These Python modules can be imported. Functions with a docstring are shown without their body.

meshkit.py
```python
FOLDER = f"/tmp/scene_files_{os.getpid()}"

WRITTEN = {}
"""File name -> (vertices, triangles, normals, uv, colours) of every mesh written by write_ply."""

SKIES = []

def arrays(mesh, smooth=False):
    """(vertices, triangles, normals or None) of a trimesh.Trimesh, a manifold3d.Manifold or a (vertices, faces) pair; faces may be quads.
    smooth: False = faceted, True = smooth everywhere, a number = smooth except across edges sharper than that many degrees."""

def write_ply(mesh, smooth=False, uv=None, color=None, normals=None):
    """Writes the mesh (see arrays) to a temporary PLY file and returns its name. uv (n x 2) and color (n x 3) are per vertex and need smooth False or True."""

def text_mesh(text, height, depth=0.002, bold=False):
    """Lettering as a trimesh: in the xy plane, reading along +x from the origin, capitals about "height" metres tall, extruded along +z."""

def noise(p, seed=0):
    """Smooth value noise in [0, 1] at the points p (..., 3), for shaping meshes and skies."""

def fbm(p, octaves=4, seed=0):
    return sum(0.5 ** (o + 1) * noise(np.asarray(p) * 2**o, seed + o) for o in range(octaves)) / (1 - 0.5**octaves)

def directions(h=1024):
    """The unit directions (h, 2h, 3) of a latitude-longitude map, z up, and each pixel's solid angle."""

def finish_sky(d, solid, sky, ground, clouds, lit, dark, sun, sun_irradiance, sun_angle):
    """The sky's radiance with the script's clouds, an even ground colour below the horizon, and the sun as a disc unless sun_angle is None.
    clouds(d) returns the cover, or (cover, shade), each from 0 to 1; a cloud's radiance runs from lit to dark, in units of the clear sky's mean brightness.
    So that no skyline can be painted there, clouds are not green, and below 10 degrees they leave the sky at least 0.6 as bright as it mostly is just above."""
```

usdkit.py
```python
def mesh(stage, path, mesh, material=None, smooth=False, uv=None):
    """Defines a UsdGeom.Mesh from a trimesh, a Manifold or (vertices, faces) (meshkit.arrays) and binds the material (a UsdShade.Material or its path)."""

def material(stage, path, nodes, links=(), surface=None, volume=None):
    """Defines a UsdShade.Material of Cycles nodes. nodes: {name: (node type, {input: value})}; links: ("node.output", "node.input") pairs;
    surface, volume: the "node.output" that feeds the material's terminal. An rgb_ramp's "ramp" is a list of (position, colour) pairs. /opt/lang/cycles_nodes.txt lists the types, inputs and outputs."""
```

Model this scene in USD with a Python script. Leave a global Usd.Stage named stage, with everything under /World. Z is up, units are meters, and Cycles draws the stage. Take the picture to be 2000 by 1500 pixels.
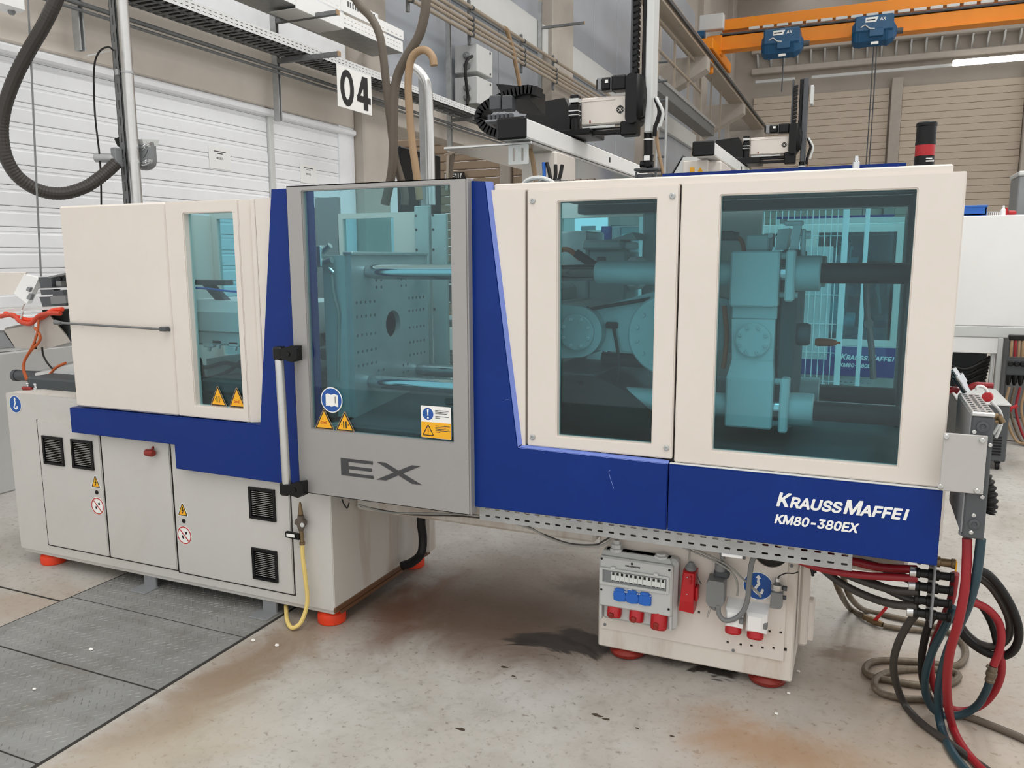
import math, random, numpy as np, trimesh, shapely, manifold3d, usdkit, meshkit
from shapely.geometry import Polygon, Point, box as rect, LineString
from shapely import affinity
from pxr import Usd, UsdGeom, UsdLux, Gf, Sdf, Vt, UsdShade
stage = Usd.Stage.CreateInMemory()
UsdGeom.SetStageUpAxis(stage, 'Z'); UsdGeom.SetStageMetersPerUnit(stage, 1.0)
world = UsdGeom.Xform.Define(stage, '/World'); stage.SetDefaultPrim(world.GetPrim())
random.seed(4); RNG = np.random.default_rng(4)

# ---------------------------------------------------------------- camera, sky, skylights, exposure
cam = UsdGeom.Camera.Define(stage, '/World/camera')
cam.CreateHorizontalApertureAttr(36.0); cam.CreateFocalLengthAttr(28.187); cam.CreateClippingRangeAttr((0.05, 300.0))
cam.CreateExposureAttr(-1.05)
RIGHT, DOWN, FWD = (0.917122, 0.398592, -0.003432), (0.058133, -0.142266, -0.988120), (-0.394345, 0.906027, -0.153647)
M4 = Gf.Matrix4d(*RIGHT, 0, *[-c for c in DOWN], 0, *[-c for c in FWD], 0, 0, 0, 1.6, 1)
cam.AddTransformOp().Set(M4)
dome = UsdLux.DomeLight.Define(stage, '/World/sky'); dome.CreateIntensityAttr(0.75); dome.CreateColorAttr(Gf.Vec3f(1.0, 0.995, 0.985))
def skylight(name, x, y, z, w, l, power, col=(1, .995, .98), aim=None):
    r = UsdLux.RectLight.Define(stage, '/World/' + name); r.CreateWidthAttr(w); r.CreateHeightAttr(l)
    r.CreateIntensityAttr(power); r.CreateColorAttr(Gf.Vec3f(*col)); r.AddTranslateOp().Set((x, y, z))
    if aim: r.AddRotateXYZOp().Set(aim)
skylight('skylight_panel', -2.2, 3.4, 11.6, 2.2, 18, 6)
skylight('skylight_panel_001', 2.5, 1.5, 11.6, 2.4, 18, 13)
skylight('skylight_panel_002', 2.5, 19.5, 11.6, 2.2, 16, 5.5)

# ---------------------------------------------------------------- helpers
def lin(c): return tuple(((v / 255) / 12.92 if v / 255 <= 0.04045 else ((v / 255 + 0.055) / 1.055) ** 2.4) for v in c)
MATS = {}
def paint(name, rgb, rough=.5, metal=0., var=.08, scale=3., bump=0., bscale=60., spec=.5, dirt=None, dirt_amt=.0, dscale=2., stretch=None):
    c = np.array(lin(rgb)); nodes = {
        'tc': ('texture_coordinate', {}), 'n': ('noise_texture', {'scale': scale, 'detail': 5., 'roughness': .6}),
        'r': ('rgb_ramp', {'ramp': [(.3, tuple(np.clip(c * (1 - var), 0, 1))), (.7, tuple(np.clip(c * (1 + var * .6), 0, 1)))]}),
        'p': ('principled_bsdf', {'roughness': rough, 'metallic': metal, 'specular_ior_level': spec})}
    links = [('tc.object', 'n.vector'), ('n.fac', 'r.fac')]
    out = 'r.color'
    if dirt is not None:
        d = lin(dirt)
        nodes['dn'] = ('noise_texture', {'scale': dscale, 'detail': 6., 'roughness': .7, 'distortion': .6}); links.append(('mp.vector' if stretch else 'tc.object', 'dn.vector'))
        if stretch: nodes['mp'] = ('mapping', {'scale': stretch}); links.append(('tc.object', 'mp.vector'))
        nodes['dr'] = ('map_range', {'from_min': .5, 'from_max': .78, 'to_min': 0., 'to_max': dirt_amt, 'clamp': True}); links.append(('dn.fac', 'dr.value'))
        nodes['dm'] = ('mix', {'mix_type': 'mix', 'color2': d}); links += [('dr.result', 'dm.fac'), (out, 'dm.color1')]; out = 'dm.color'
    links.append((out, 'p.base_color'))
    if bump:
        nodes['bn'] = ('noise_texture', {'scale': bscale, 'detail': 3.}); nodes['b'] = ('bump', {'strength': bump, 'distance': .01})
        links += [('tc.object', 'bn.vector'), ('bn.fac', 'b.height'), ('b.normal', 'p.normal')]
    MATS[name] = usdkit.material(stage, '/World/Looks/' + name, nodes, links, surface='p.BSDF'); return name
def pane_mat(name, tint, refl=(1, 1, 1)):
    MATS[name] = usdkit.material(stage, '/World/Looks/' + name, {
        't': ('transparent_bsdf', {'color': tint}), 'g': ('glossy_bsdf', {'color': refl, 'roughness': .02}), 'f': ('fresnel', {}), 'geo': ('geometry', {}), 'io': ('mix_float', {'a': 1.4, 'b': 1 / 1.4}), 'm': ('mix_closure', {})},
        [('geo.backfacing', 'io.fac'), ('io.result', 'f.IOR'), ('f.fac', 'm.fac'), ('t.BSDF', 'm.closure1'), ('g.BSDF', 'm.closure2')], surface='m.closure'); return name
def glow(name, rgb, s):
    MATS[name] = usdkit.material(stage, '/World/Looks/' + name, {'e': ('emission', {'color': lin(rgb), 'strength': s})}, [], surface='e.emission'); return name

USED = {}
def numbered(parent, name):
    k = parent + '/' + name; n = USED.get(k, 0); USED[k] = n + 1
    return k if n == 0 else '%s_%03d' % (k, n)
BASE = {}
def tag(prim, label=None, cat=None, group=None, kind=None):
    for k, v in (('label', label), ('category', cat), ('group', group), ('kind', kind)):
        if v: prim.SetCustomDataByKey(k, v)
def thing(name, label, cat, loc=(0, 0, 0), group=None, kind=None):
    p = numbered('/World', name); x = UsdGeom.Xform.Define(stage, p); x.AddTranslateOp().Set(Gf.Vec3d(*loc)); BASE[p] = np.array(loc, float)
    tag(x.GetPrim(), label, cat, group, kind); return p
def cat_(ms):
    ms = [m for m in ms if m is not None]
    out = []
    for m in ms:
        if isinstance(m, manifold3d.Manifold):
            g = m.to_mesh(); m = trimesh.Trimesh(np.array(g.vert_properties[:, :3]), np.array(g.tri_verts), process=False)
        out.append(m)
    return trimesh.util.concatenate(out) if len(out) > 1 else out[0].copy()
def part(parent, name, mesh, mat, smooth=32, label=None, kind=None):
    if isinstance(mesh, (list, tuple)): mesh = cat_(mesh)
    mesh = cat_([mesh])
    base = BASE.get('/'.join(parent.split('/')[:3]), np.zeros(3))
    mesh.vertices = mesh.vertices - base
    p = numbered(parent, name); usdkit.mesh(stage, p, mesh, MATS[mat], smooth=smooth); pr = stage.GetPrimAtPath(p)
    if label: pr.SetCustomDataByKey('label', label)
    if kind: pr.SetCustomDataByKey('kind', kind)
    return p
def single(name, mesh, mat, label, cat, group=None, kind=None, smooth=32):
    if isinstance(mesh, (list, tuple)): mesh = cat_(mesh)
    p = numbered('/World', name); usdkit.mesh(stage, p, cat_([mesh]), MATS[mat], smooth=smooth); tag(stage.GetPrimAtPath(p), label, cat, group, kind); return p
def copy_of(src, loc, label=None, group=None, rotz=0):
    pr = stage.GetPrimAtPath(src); base = src.split('/')[-1]
    while base[-4:-3] == '_' and base[-3:].isdigit(): base = base[:-4]
    was = pr.GetCustomData(); p = numbered('/World', base); x = UsdGeom.Xform.Define(stage, p)
    x.GetPrim().GetReferences().AddInternalReference(src); x.GetPrim().SetInstanceable(True)
    x.ClearXformOpOrder(); x.AddTranslateOp().Set(Gf.Vec3d(*loc))
    if rotz: x.AddRotateZOp().Set(rotz)
    tag(x.GetPrim(), label or was.get('label'), was.get('category'), group or was.get('group')); return p

# -- shapes
def bx(x0, x1, y0, y1, z0, z1, b=0.0):
    x0, x1 = min(x0, x1), max(x0, x1); y0, y1 = min(y0, y1), max(y0, y1); z0, z1 = min(z0, z1), max(z0, z1)
    if b <= 0:
        m = trimesh.creation.box((x1 - x0, y1 - y0, z1 - z0)); m.apply_translation(((x0 + x1) / 2, (y0 + y1) / 2, (z0 + z1) / 2)); return m
    b = min(b, .49 * (x1 - x0), .49 * (y1 - y0), .49 * (z1 - z0)); p = []
    for sx in (0, 1):
        for sy in (0, 1):
            for sz in (0, 1):
                X, Y, Z = (x1 if sx else x0), (y1 if sy else y0), (z1 if sz else z0); dx, dy, dz = (-b if sx else b), (-b if sy else b), (-b if sz else b)
                p += [(X, Y + dy, Z + dz), (X + dx, Y, Z + dz), (X + dx, Y + dy, Z)]
    return trimesh.convex.convex_hull(np.array(p))
def hull(pts): return trimesh.convex.convex_hull(np.array(pts, float))
def frame_to(a, b):
    a, b = np.array(a, float), np.array(b, float); d = b - a; L = np.linalg.norm(d); d = d / L
    u = np.cross(d, (0, 0, 1.)) if abs(d[2]) < .95 else np.cross(d, (1., 0, 0)); u /= np.linalg.norm(u); v = np.cross(d, u)
    return a, d, u, v, L
def cyl(a, b, r, r2=None, n=20):
    a, d, u, v, L = frame_to(a, b); r2 = r if r2 is None else r2
    t = np.linspace(0, 2 * np.pi, n, endpoint=False); c = np.outer(np.cos(t), u) + np.outer(np.sin(t), v)
    V = np.vstack([a + c * r, a + d * L + c * r2, [a], [a + d * L]]); i = np.arange(n); j = (i + 1) % n
    F = np.vstack([np.c_[i, i + n, j], np.c_[j, i + n, j + n], np.c_[i * 0 + 2 * n, i, j], np.c_[i * 0 + 2 * n + 1, j + n, i + n]])
    m = trimesh.Trimesh(V, F, process=False); m.fix_normals(); return m
def bar(a, b, w, h, up=(0, 0, 1)):
    a, b = np.array(a, float), np.array(b, float); d = b - a; d /= np.linalg.norm(d); s = np.cross(d, up); s /= np.linalg.norm(s); t = np.cross(s, d)
    return hull([q + i * w / 2 * s + j * h / 2 * t for q in (a, b) for i in (-1, 1) for j in (-1, 1)])
def spline(P, n=10):
    P = np.array(P, float)
    if len(P) == 2: return np.linspace(P[0], P[1], 3)
    Q = np.vstack([2 * P[0] - P[1], P, 2 * P[-1] - P[-2]]); out = []
    for k in range(1, len(Q) - 2):
        p0, p1, p2, p3 = Q[k - 1], Q[k], Q[k + 1], Q[k + 2]
        for t in np.linspace(0, 1, n, endpoint=False):
            out.append(.5 * (2 * p1 + (p2 - p0) * t + (2 * p0 - 5 * p1 + 4 * p2 - p3) * t * t + (3 * p1 - p0 - 3 * p2 + p3) * t ** 3))
    return np.array(out + [P[-1]])
def tube(P, r, n=10, sides=10, raw=False, rfun=None):
    C = np.array(P, float) if raw else spline(P, n); T = np.gradient(C, axis=0); T /= np.linalg.norm(T, axis=1, keepdims=True) + 1e-12
    u = np.cross(T[0], (0, 0, 1.)); u = u if np.linalg.norm(u) > .1 else np.cross(T[0], (1., 0, 0)); u /= np.linalg.norm(u); V = []
    a = np.linspace(0, 2 * np.pi, sides, endpoint=False)
    for k in range(len(C)):
        u = u - T[k] * (u @ T[k]); u /= np.linalg.norm(u); v = np.cross(T[k], u); rr = r if rfun is None else r * rfun(k)
        V.append(C[k] + rr * (np.outer(np.cos(a), u) + np.outer(np.sin(a), v)))
    V = np.vstack(V + [C[:1], C[-1:]]); K = len(C); F = []; i = np.arange(sides); j = (i + 1) % sides
    for k in range(K - 1):
        o = k * sides; F += [np.c_[o + i, o + j, o + i + sides], np.c_[o + j, o + j + sides, o + i + sides]]
    F += [np.c_[i * 0 + K * sides, j, i], np.c_[i * 0 + K * sides + 1, (K - 1) * sides + i, (K - 1) * sides + j]]
    m = trimesh.Trimesh(V, np.vstack(F), process=False); return m
def lathe(a, b, prof, n=24):
    """prof: (t along a->b in metres, radius)"""
    a, d, u, v, L = frame_to(a, b); t = np.linspace(0, 2 * np.pi, n, endpoint=False); c = np.outer(np.cos(t), u) + np.outer(np.sin(t), v)
    prof = [(prof[0][0], 1e-5)] + list(prof) + [(prof[-1][0], 1e-5)]
    V = np.vstack([a + d * h + c * r for h, r in prof]); F = []; i = np.arange(n); j = (i + 1) % n
    for k in range(len(prof) - 1):
        o = k * n; F += [np.c_[o + i, o + i + n, o + j], np.c_[o + j, o + i + n, o + j + n]]
    m = trimesh.Trimesh(V, np.vstack(F), process=False); m.fix_normals(); return m
def ext(poly, a, b, axis='y'):
    """extrude a shapely polygon. axis y: polygon in (x, z) between y=a..b; x: polygon in (y, z); z: polygon in (x, y)"""
    out = []
    for g in getattr(poly, 'geoms', [poly]):
        if g.is_empty or g.area < 1e-9: continue
        m = trimesh.creation.extrude_polygon(g, abs(b - a), engine='earcut'); v = m.vertices.copy(); lo = min(a, b)
        if axis == 'y': m.vertices = np.c_[v[:, 0], lo + v[:, 2], v[:, 1]]; m.invert()
        elif axis == 'x': m.vertices = np.c_[lo + v[:, 2], v[:, 0], v[:, 1]]
        else: m.vertices = np.c_[v[:, 0], v[:, 1], lo + v[:, 2]]
        out.append(m)
    return cat_(out)
def poly(*p): return Polygon(p)
def rrect(x0, x1, z0, z1, r): return rect(x0 + r, z0 + r, x1 - r, z1 - r).buffer(r, quad_segs=4)
def sheet(x0, x1, z0, z1, y0, y1, holes=(), r=0.0):
    P = rrect(x0, x1, z0, z1, r) if r else rect(x0, z0, x1, z1)
    for h in holes: P = P.difference(h if hasattr(h, 'area') else rect(*h))
    return ext(P, y0, y1)
def text(s, h, x, y, z, bold=True, shear=0., stretch=1., depth=.001, face='-y'):
    m = meshkit.text_mesh(s, h, depth, bold); v = m.vertices.copy(); X = (v[:, 0] + shear * v[:, 1]) * stretch; Z = v[:, 1]; D = v[:, 2]
    if face == '-y': m.vertices = np.c_[x + X, y - D, z + Z]
    elif face == '+x': m.vertices = np.c_[x + D, y + X, z + Z]
    m.fix_normals(); return m
def mirror_y(m, yc):
    m = cat_([m]); m.vertices[:, 1] = 2 * yc - m.vertices[:, 1]; m.invert(); return m
def bolt(p, d, r, l=.006):
    p, d = np.array(p, float), np.array(d, float); return lathe(p, p + d, [(0, r), (l * .7, r), (l, r * .75), (l, r * .45), (l * .55, r * .42)], 14)

# ---------------------------------------------------------------- materials
paint('cream_paint', (221, 213, 204), .42, var=.03, dirt=(190, 172, 150), dirt_amt=.10, dscale=1.3)
paint('base_paint', (199, 197, 192), .45, var=.03, dirt=(165, 135, 100), dirt_amt=.22, dscale=1.6)
paint('rusty_base_paint', (200, 195, 187), .5, var=.04, dirt=(150, 108, 70), dirt_amt=.75, dscale=2.4, stretch=(2.2, 2.2, .35))
paint('blue_paint', (0, 42, 120), .36, var=.06, spec=.25, dirt=(20, 70, 150), dirt_amt=.15, dscale=5)
paint('light_blue_edge', (112, 132, 205), .4)
paint('silver_paint', (158, 156, 154), .38, metal=.25, var=.03, bump=.05, bscale=300)
paint('platen_grey', (176, 188, 186), .42, metal=.1, var=.05, dirt=(100, 110, 110), dirt_amt=.4)
paint('machine_grey', (198, 206, 204), .45, var=.05)
paint('dark_interior', (66, 72, 74), .6, var=.15)
paint('steel_plate', (178, 181, 180), .38, metal=.3, var=.12, scale=6)
paint('chrome', (205, 208, 210), .12, metal=1., var=.04)
paint('aluminium', (205, 205, 203), .3, metal=.85, var=.05, scale=20)
paint('galvanised', (178, 180, 180), .42, metal=.5, var=.15, scale=14)
paint('light_zinc', (226, 228, 228), .45, metal=.1, var=.06, scale=14)
paint('dark_galvanised', (120, 122, 122), .5, metal=.4, var=.2, scale=14)
paint('support_paint', (220, 213, 203), .5, var=.04, dirt=(150, 112, 76), dirt_amt=.5, dscale=2.4, stretch=(2.2, 2.2, .4))
paint('brass', (128, 108, 80), .42, metal=.7, var=.15)
paint('black_plastic', (15, 15, 16), .42, var=.1, spec=.3)
paint('black_rubber', (22, 21, 21), .5, var=.15, spec=.35)
paint('vent_black', (13, 13, 13), .9, spec=.05)
paint('plate_grey', (180, 178, 174), .45, var=.04)
paint('chute_grey', (180, 174, 166), .5, var=.05)
paint('servo_red', (196, 66, 40), .5, var=.15)
paint('dark_grey', (74, 77, 80), .5, var=.08)
paint('mid_grey', (132, 134, 136), .5, var=.06)
paint('light_grey', (206, 208, 206), .45, var=.03)
paint('box_grey', (190, 192, 190), .42, var=.03)
paint('grey_plastic', (120, 122, 122), .45, var=.05)
paint('white_paint', (238, 238, 236), .4, var=.02)
paint('wall_white', (243, 245, 248), .5, var=.03, dirt=(190, 190, 188), dirt_amt=.15)
paint('wall_beige', (176, 168, 158), .75, var=.08, scale=1.2)
paint('lintel_cream', (214, 205, 194), .65, var=.05)
paint('concrete_grey', (188, 188, 186), .8, var=.08, bump=.15, bscale=25)
paint('concrete_column', (184, 176, 166), .8, var=.1, scale=1.5, bump=.1)
paint('slat_beige', (202, 189, 172), .6, var=.05, scale=.4)
paint('slat_brown', (160, 140, 118), .6, var=.05)
paint('window_grey', (172, 178, 186), .35, var=.1, scale=.5)
paint('red_plastic', (178, 22, 30), .38, var=.06)
paint('orange_rubber', (226, 62, 24), .5, var=.08)
paint('dark_red_rubber', (140, 36, 24), .5, var=.2, dirt=(40, 30, 26), dirt_amt=.7, dscale=9)
paint('hose_red', (146, 24, 34), .45, var=.1)
paint('hose_teal', (34, 62, 72), .42, var=.1)
paint('hose_dark', (56, 52, 48), .5, var=.12)
paint('hose_tan', (160, 132, 100), .5, var=.1)
paint('hose_khaki', (94, 84, 72), .5, var=.15)
paint('hose_yellow', (226, 200, 120), .45, var=.06)
paint('braided_grey', (106, 94, 78), .45, metal=.3, var=.25, scale=60)
paint('cable_orange', (190, 92, 42), .5, var=.1)
paint('cable_grey', (150, 148, 142), .5, var=.06)
paint('conduit', (170, 158, 142), .4, metal=.25, var=.08)
paint('crane_orange', (238, 140, 0), .45, var=.06, scale=.7)
paint('hoist_blue', (12, 78, 118), .42, var=.1)
paint('socket_blue', (30, 98, 190), .4, var=.05)
paint('sign_white', (240, 240, 236), .5, var=.01)
paint('sign_blue', (26, 82, 160), .5, var=.02)
paint('sign_yellow', (244, 178, 24), .5, var=.02)
paint('sign_black', (20, 20, 20), .5, var=.02)
paint('sign_red', (186, 34, 34), .5, var=.02)
paint('letter_grey', (60, 60, 62), .45, var=.02)
paint('paper', (244, 244, 242), .7, var=.01)
paint('brown_paint', (98, 66, 42), .5, var=.03)
paint('trench_plate', (138, 138, 135), .55, metal=.2, var=.2, scale=2.6, dirt=(98, 88, 76), dirt_amt=.75, dscale=3.2)
paint('tread_metal', (140, 140, 137), .5, metal=.2, var=.35, scale=5, dirt=(98, 88, 76), dirt_amt=.6, dscale=3.2)
paint('joint_dark', (40, 36, 32), .8)
paint('scratch_pale', (120, 140, 205), .5)
paint('leaf_debris', (70, 58, 46), .8)
paint('pellet_white', (240, 238, 232), .5)
pane_mat('tinted_pane', (.64, .85, .89))
pane_mat('clear_pane', (.95, .96, .96))
glow('lamp_glow', (255, 250, 240), 4.0)

# concrete floor: colour wear with its own shapes (rust bloom, oil patches), no light in it
def floor_mat():
    N, L = {}, []
    N['tc'] = ('texture_coordinate', {})
    def noise(k, s, d=6., r=.6, dist=.3): N[k] = ('noise_texture', {'scale': s, 'detail': d, 'roughness': r, 'distortion': dist}); L.append(('tc.object', k + '.vector'))
    noise('n1', .9); noise('n2', 3.2, 8, .7); noise('n3', 26, 5, .65); noise('nw', 2.1, 5, .65, 1.); noise('fine', 140, 2, .5, 0)
    N['base'] = ('rgb_ramp', {'ramp': [(.3, lin((160, 153, 143))), (.5, lin((182, 178, 171))), (.7, lin((192, 190, 186)))]}); L.append(('n1.fac', 'base.fac'))
    N['mott'] = ('rgb_ramp', {'ramp': [(.25, (.62, .6, .58)), (.5, (1, 1, 1)), (.8, (1.1, 1.1, 1.1))]}); L.append(('n2.fac', 'mott.fac'))
    N['m1'] = ('mix', {'mix_type': 'multiply', 'fac': .55}); L.extend([('base.color', 'm1.color1'), ('mott.color', 'm1.color2')])
    N['spk'] = ('rgb_ramp', {'ramp': [(.3, (.72, .69, .66)), (.47, (1, 1, 1))]}); L.append(('n3.fac', 'spk.fac'))
    N['m2'] = ('mix', {'mix_type': 'multiply', 'fac': .6}); L.extend([('m1.color', 'm2.color1'), ('spk.color', 'm2.color2')])
    noise('n4', 38, 4, .6); N['mk'] = ('rgb_ramp', {'ramp': [(.60, (1, 1, 1)), (.70, (.45, .4, .36))]}); L.append(('n4.fac', 'mk.fac'))
    N['m3'] = ('mix', {'mix_type': 'multiply', 'fac': .75}); L.extend([('m2.color', 'm3.color1'), ('mk.color', 'm3.color2')])
    prev = 'm3.color'
    # (centre, radii, colour, strength, edge wobble)
    N['wob'] = ('vector_math', {'math_type': 'subtract', 'vector2': (.5, .5, .5)}); L.append(('nw.color', 'wob.vector1'))
    N['wsc'] = ('vector_math', {'math_type': 'scale', 'scale': .55}); L.append(('wob.vector', 'wsc.vector1'))
    N['wp'] = ('vector_math', {'math_type': 'add'}); L.extend([('tc.object', 'wp.vector1'), ('wsc.vector', 'wp.vector2')])
    for i, (cx, cy, rx, ry, col, s, soft) in enumerate([
        (-1.5, 3.02, .72, .40, (108, 74, 48), .85, .8), (-1.3, 3.45, .95, .7, (92, 72, 56), .7, .8), (-1.85, 3.0, .12, .5, (104, 62, 40), .6, .8), (-.22, 2.58, .28, .16, (160, 118, 80), .65, .8),
        (-2.17, 2.3, .20, .75, (130, 106, 82), .8, .8), (-2.0, 1.7, .25, .5, (168, 150, 120), .5, .9), (-.2, 2.05, .5, .35, (150, 118, 88), .45, .9), (-1.06, 2.93, .20, .075, (46, 38, 34), .9, .25), (-.95, 3.04, .14, .1, (46, 38, 34), .85, .3), (-1.2, 2.9, .1, .03, (46, 38, 34), .8, .3),
        (-.42, 2.99, .10, .05, (40, 34, 30), .9, .25), (-.58, 3.08, .22, .10, (62, 52, 45), .7, .5), (-1.0, 3.6, .35, .2, (70, 58, 48), .6, .5), (.06, 3.35, .1, .09, (90, 78, 66), .6, .5), (.3, 3.2, .5, .4, (150, 122, 94), .55, .9), (.2, 2.5, .6, .5, (176, 146, 112), .45, .9), (-3.55, 2.35, .25, .3, (150, 126, 100), .5, .8)]):
        N['c%d' % i] = ('vector_math', {'math_type': 'subtract', 'vector2': (cx, cy, 0)}); L.append(('wp.vector', 'c%d.vector1' % i))
        N['d%d' % i] = ('vector_math', {'math_type': 'divide', 'vector2': (rx, ry, 1000.)}); L.append(('c%d.vector' % i, 'd%d.vector1' % i))
        N['l%d' % i] = ('vector_math', {'math_type': 'length'}); L.append(('d%d.vector' % i, 'l%d.vector1' % i))
        N['r%d' % i] = ('map_range', {'range_type': 'smoothstep', 'from_min': 1. + soft * .5, 'from_max': max(1. - soft, .05), 'to_min': 0., 'to_max': s, 'clamp': True}); L.append(('l%d.value' % i, 'r%d.value' % i))
        N['x%d' % i] = ('mix', {'mix_type': 'mix', 'color2': lin(col)}); L.extend([('r%d.result' % i, 'x%d.fac' % i), (prev, 'x%d.color1' % i)]); prev = 'x%d.color' % i
    N['p'] = ('principled_bsdf', {'specular_ior_level': .4})
    N['rr'] = ('map_range', {'from_min': .3, 'from_max': .7, 'to_min': .38, 'to_max': .62}); L.extend([('n2.fac', 'rr.value'), ('rr.result', 'p.roughness')])
    N['bm'] = ('bump', {'strength': .12, 'distance': .006}); L.extend([('n3.fac', 'bm.height'), ('bm.normal', 'p.normal')])
    L.append((prev, 'p.base_color'))
    MATS['floor_concrete'] = usdkit.material(stage, '/World/Looks/floor_concrete', N, L, surface='p.BSDF')
floor_mat()

# ---------------------------------------------------------------- setting
floor = thing('floor', 'worn grey-brown concrete factory floor with rust and oil stains', 'floor', kind='structure')
part(floor, 'concrete_slab', bx(-12, 14, -3, 36, -.25, 0), 'floor_concrete', smooth=False)
# chequered trench cover plates let into the floor left of the machine's middle
lug_rng = random.Random(7)
def tread(x0, x1, y0, y1, z, pitch=.038):
    V, F, n = [], [], 0
    i = 0; x = x0 + .02
    while x < x1 - .02:
        j = 0; y = y0 + .02 + (pitch / 2 if i % 2 else 0)
        while y < y1 - .02:
            a = math.pi / 4 if (i + j) % 2 else -math.pi / 4; L, w, h = .0125, .0034, .0017
            ca, sa = math.cos(a), math.sin(a)
            for (u, v, dz) in ((-L, 0, 0), (0, -w, 0), (L, 0, 0), (0, w, 0), (-L * .45, 0, h), (L * .45, 0, h)): V.append((x + u * ca - v * sa, y + u * sa + v * ca, z + dz))
            F += [[n, n + 1, n + 4], [n + 1, n + 5, n + 4], [n + 1, n + 2, n + 5], [n + 2, n + 3, n + 5], [n + 3, n + 4, n + 5], [n + 3, n, n + 4]]; n += 6
            j += 1; y += pitch
        i += 1; x += pitch * .5
    return trimesh.Trimesh(np.array(V), np.array(F), process=False)
part(floor, 'trench', bx(-3.406, -2.344, .9, 3.3, -.02, .0008), 'joint_dark', smooth=False)
for (x0, x1) in ((-3.405, -2.345),):
    for (y0, y1) in ((1.07, 1.55), (1.555, 2.035), (2.04, 2.50), (2.505, 3.3)):
        z = lug_rng.choice((.003, .0045, .004)); p = part(floor, 'trench_plate', bx(x0 + .002, x1 - .002, y0 + .0015, y1 - .0015, -.02, z, .0015), 'trench_plate', smooth=False)
        part(p, 'tread_pattern', tread(x0, x1, y0, y1, z), 'tread_metal', smooth=False, kind='stuff')
part(floor, 'plate_edge_joint', [bx(-2.345, -2.333, .9, 3.3, -.01, .0012), bx(-3.415, -3.405, .9, 3.3, -.01, .0012)], 'joint_dark', smooth=False)
part(floor, 'floor_joint', bx(-5.4, -3.415, 2.447, 2.457, -.01, .0012), 'joint_dark', smooth=False)
part(floor, 'floor_joint', bx(.6, 9, 8.08, 8.12, -.01, .0015), 'joint_dark', smooth=False)

XW = -5.43
wl = thing('wall_left', 'white slatted hall wall on the left over a pale concrete plinth', 'wall', (XW, 0, 0), kind='structure')
part(wl, 'plinth', bx(XW - .3, XW + .03, .5, 7.95, 0, .975, .01), 'concrete_grey')
part(wl, 'backing_wall', bx(XW - .3, XW - .045, .5, 8.6, .97, 12), 'wall_beige', smooth=False)
zs = [.98 + k * .1425 for k in range(15)]
for k, z in enumerate(zs):
    for (y0, y1) in ((1.0, 6.49), (6.57, 7.66)):
        prof = Polygon([(XW - .045, z + .0015), (XW - .004, z + .0015), (XW, z + .006), (XW, z + .090), (XW - .005, z + .098), (XW - .005, z + .108), (XW - .001, z + .114), (XW - .003, z + .141), (XW - .045, z + .141)])
        m = trimesh.creation.extrude_polygon(prof, y1 - y0, engine='earcut'); v = m.vertices.copy(); m.vertices = np.c_[v[:, 0], y0 + v[:, 2], v[:, 1]]; m.invert()
        part(wl, 'slat', m, 'wall_white', smooth=False)
part(wl, 'slat_rail', bx(XW - .04, XW + .035, 6.495, 6.565, .98, 3.0, .012), 'light_grey')
part(wl, 'end_frame', bx(XW - .04, XW + .02, 7.66, 7.95, .98, 3.1, .006), 'wall_white')
part(wl, 'ledge', bx(XW - .05, XW + .06, .5, 7.95, 2.985, 3.05, .015), 'wall_white')
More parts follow.
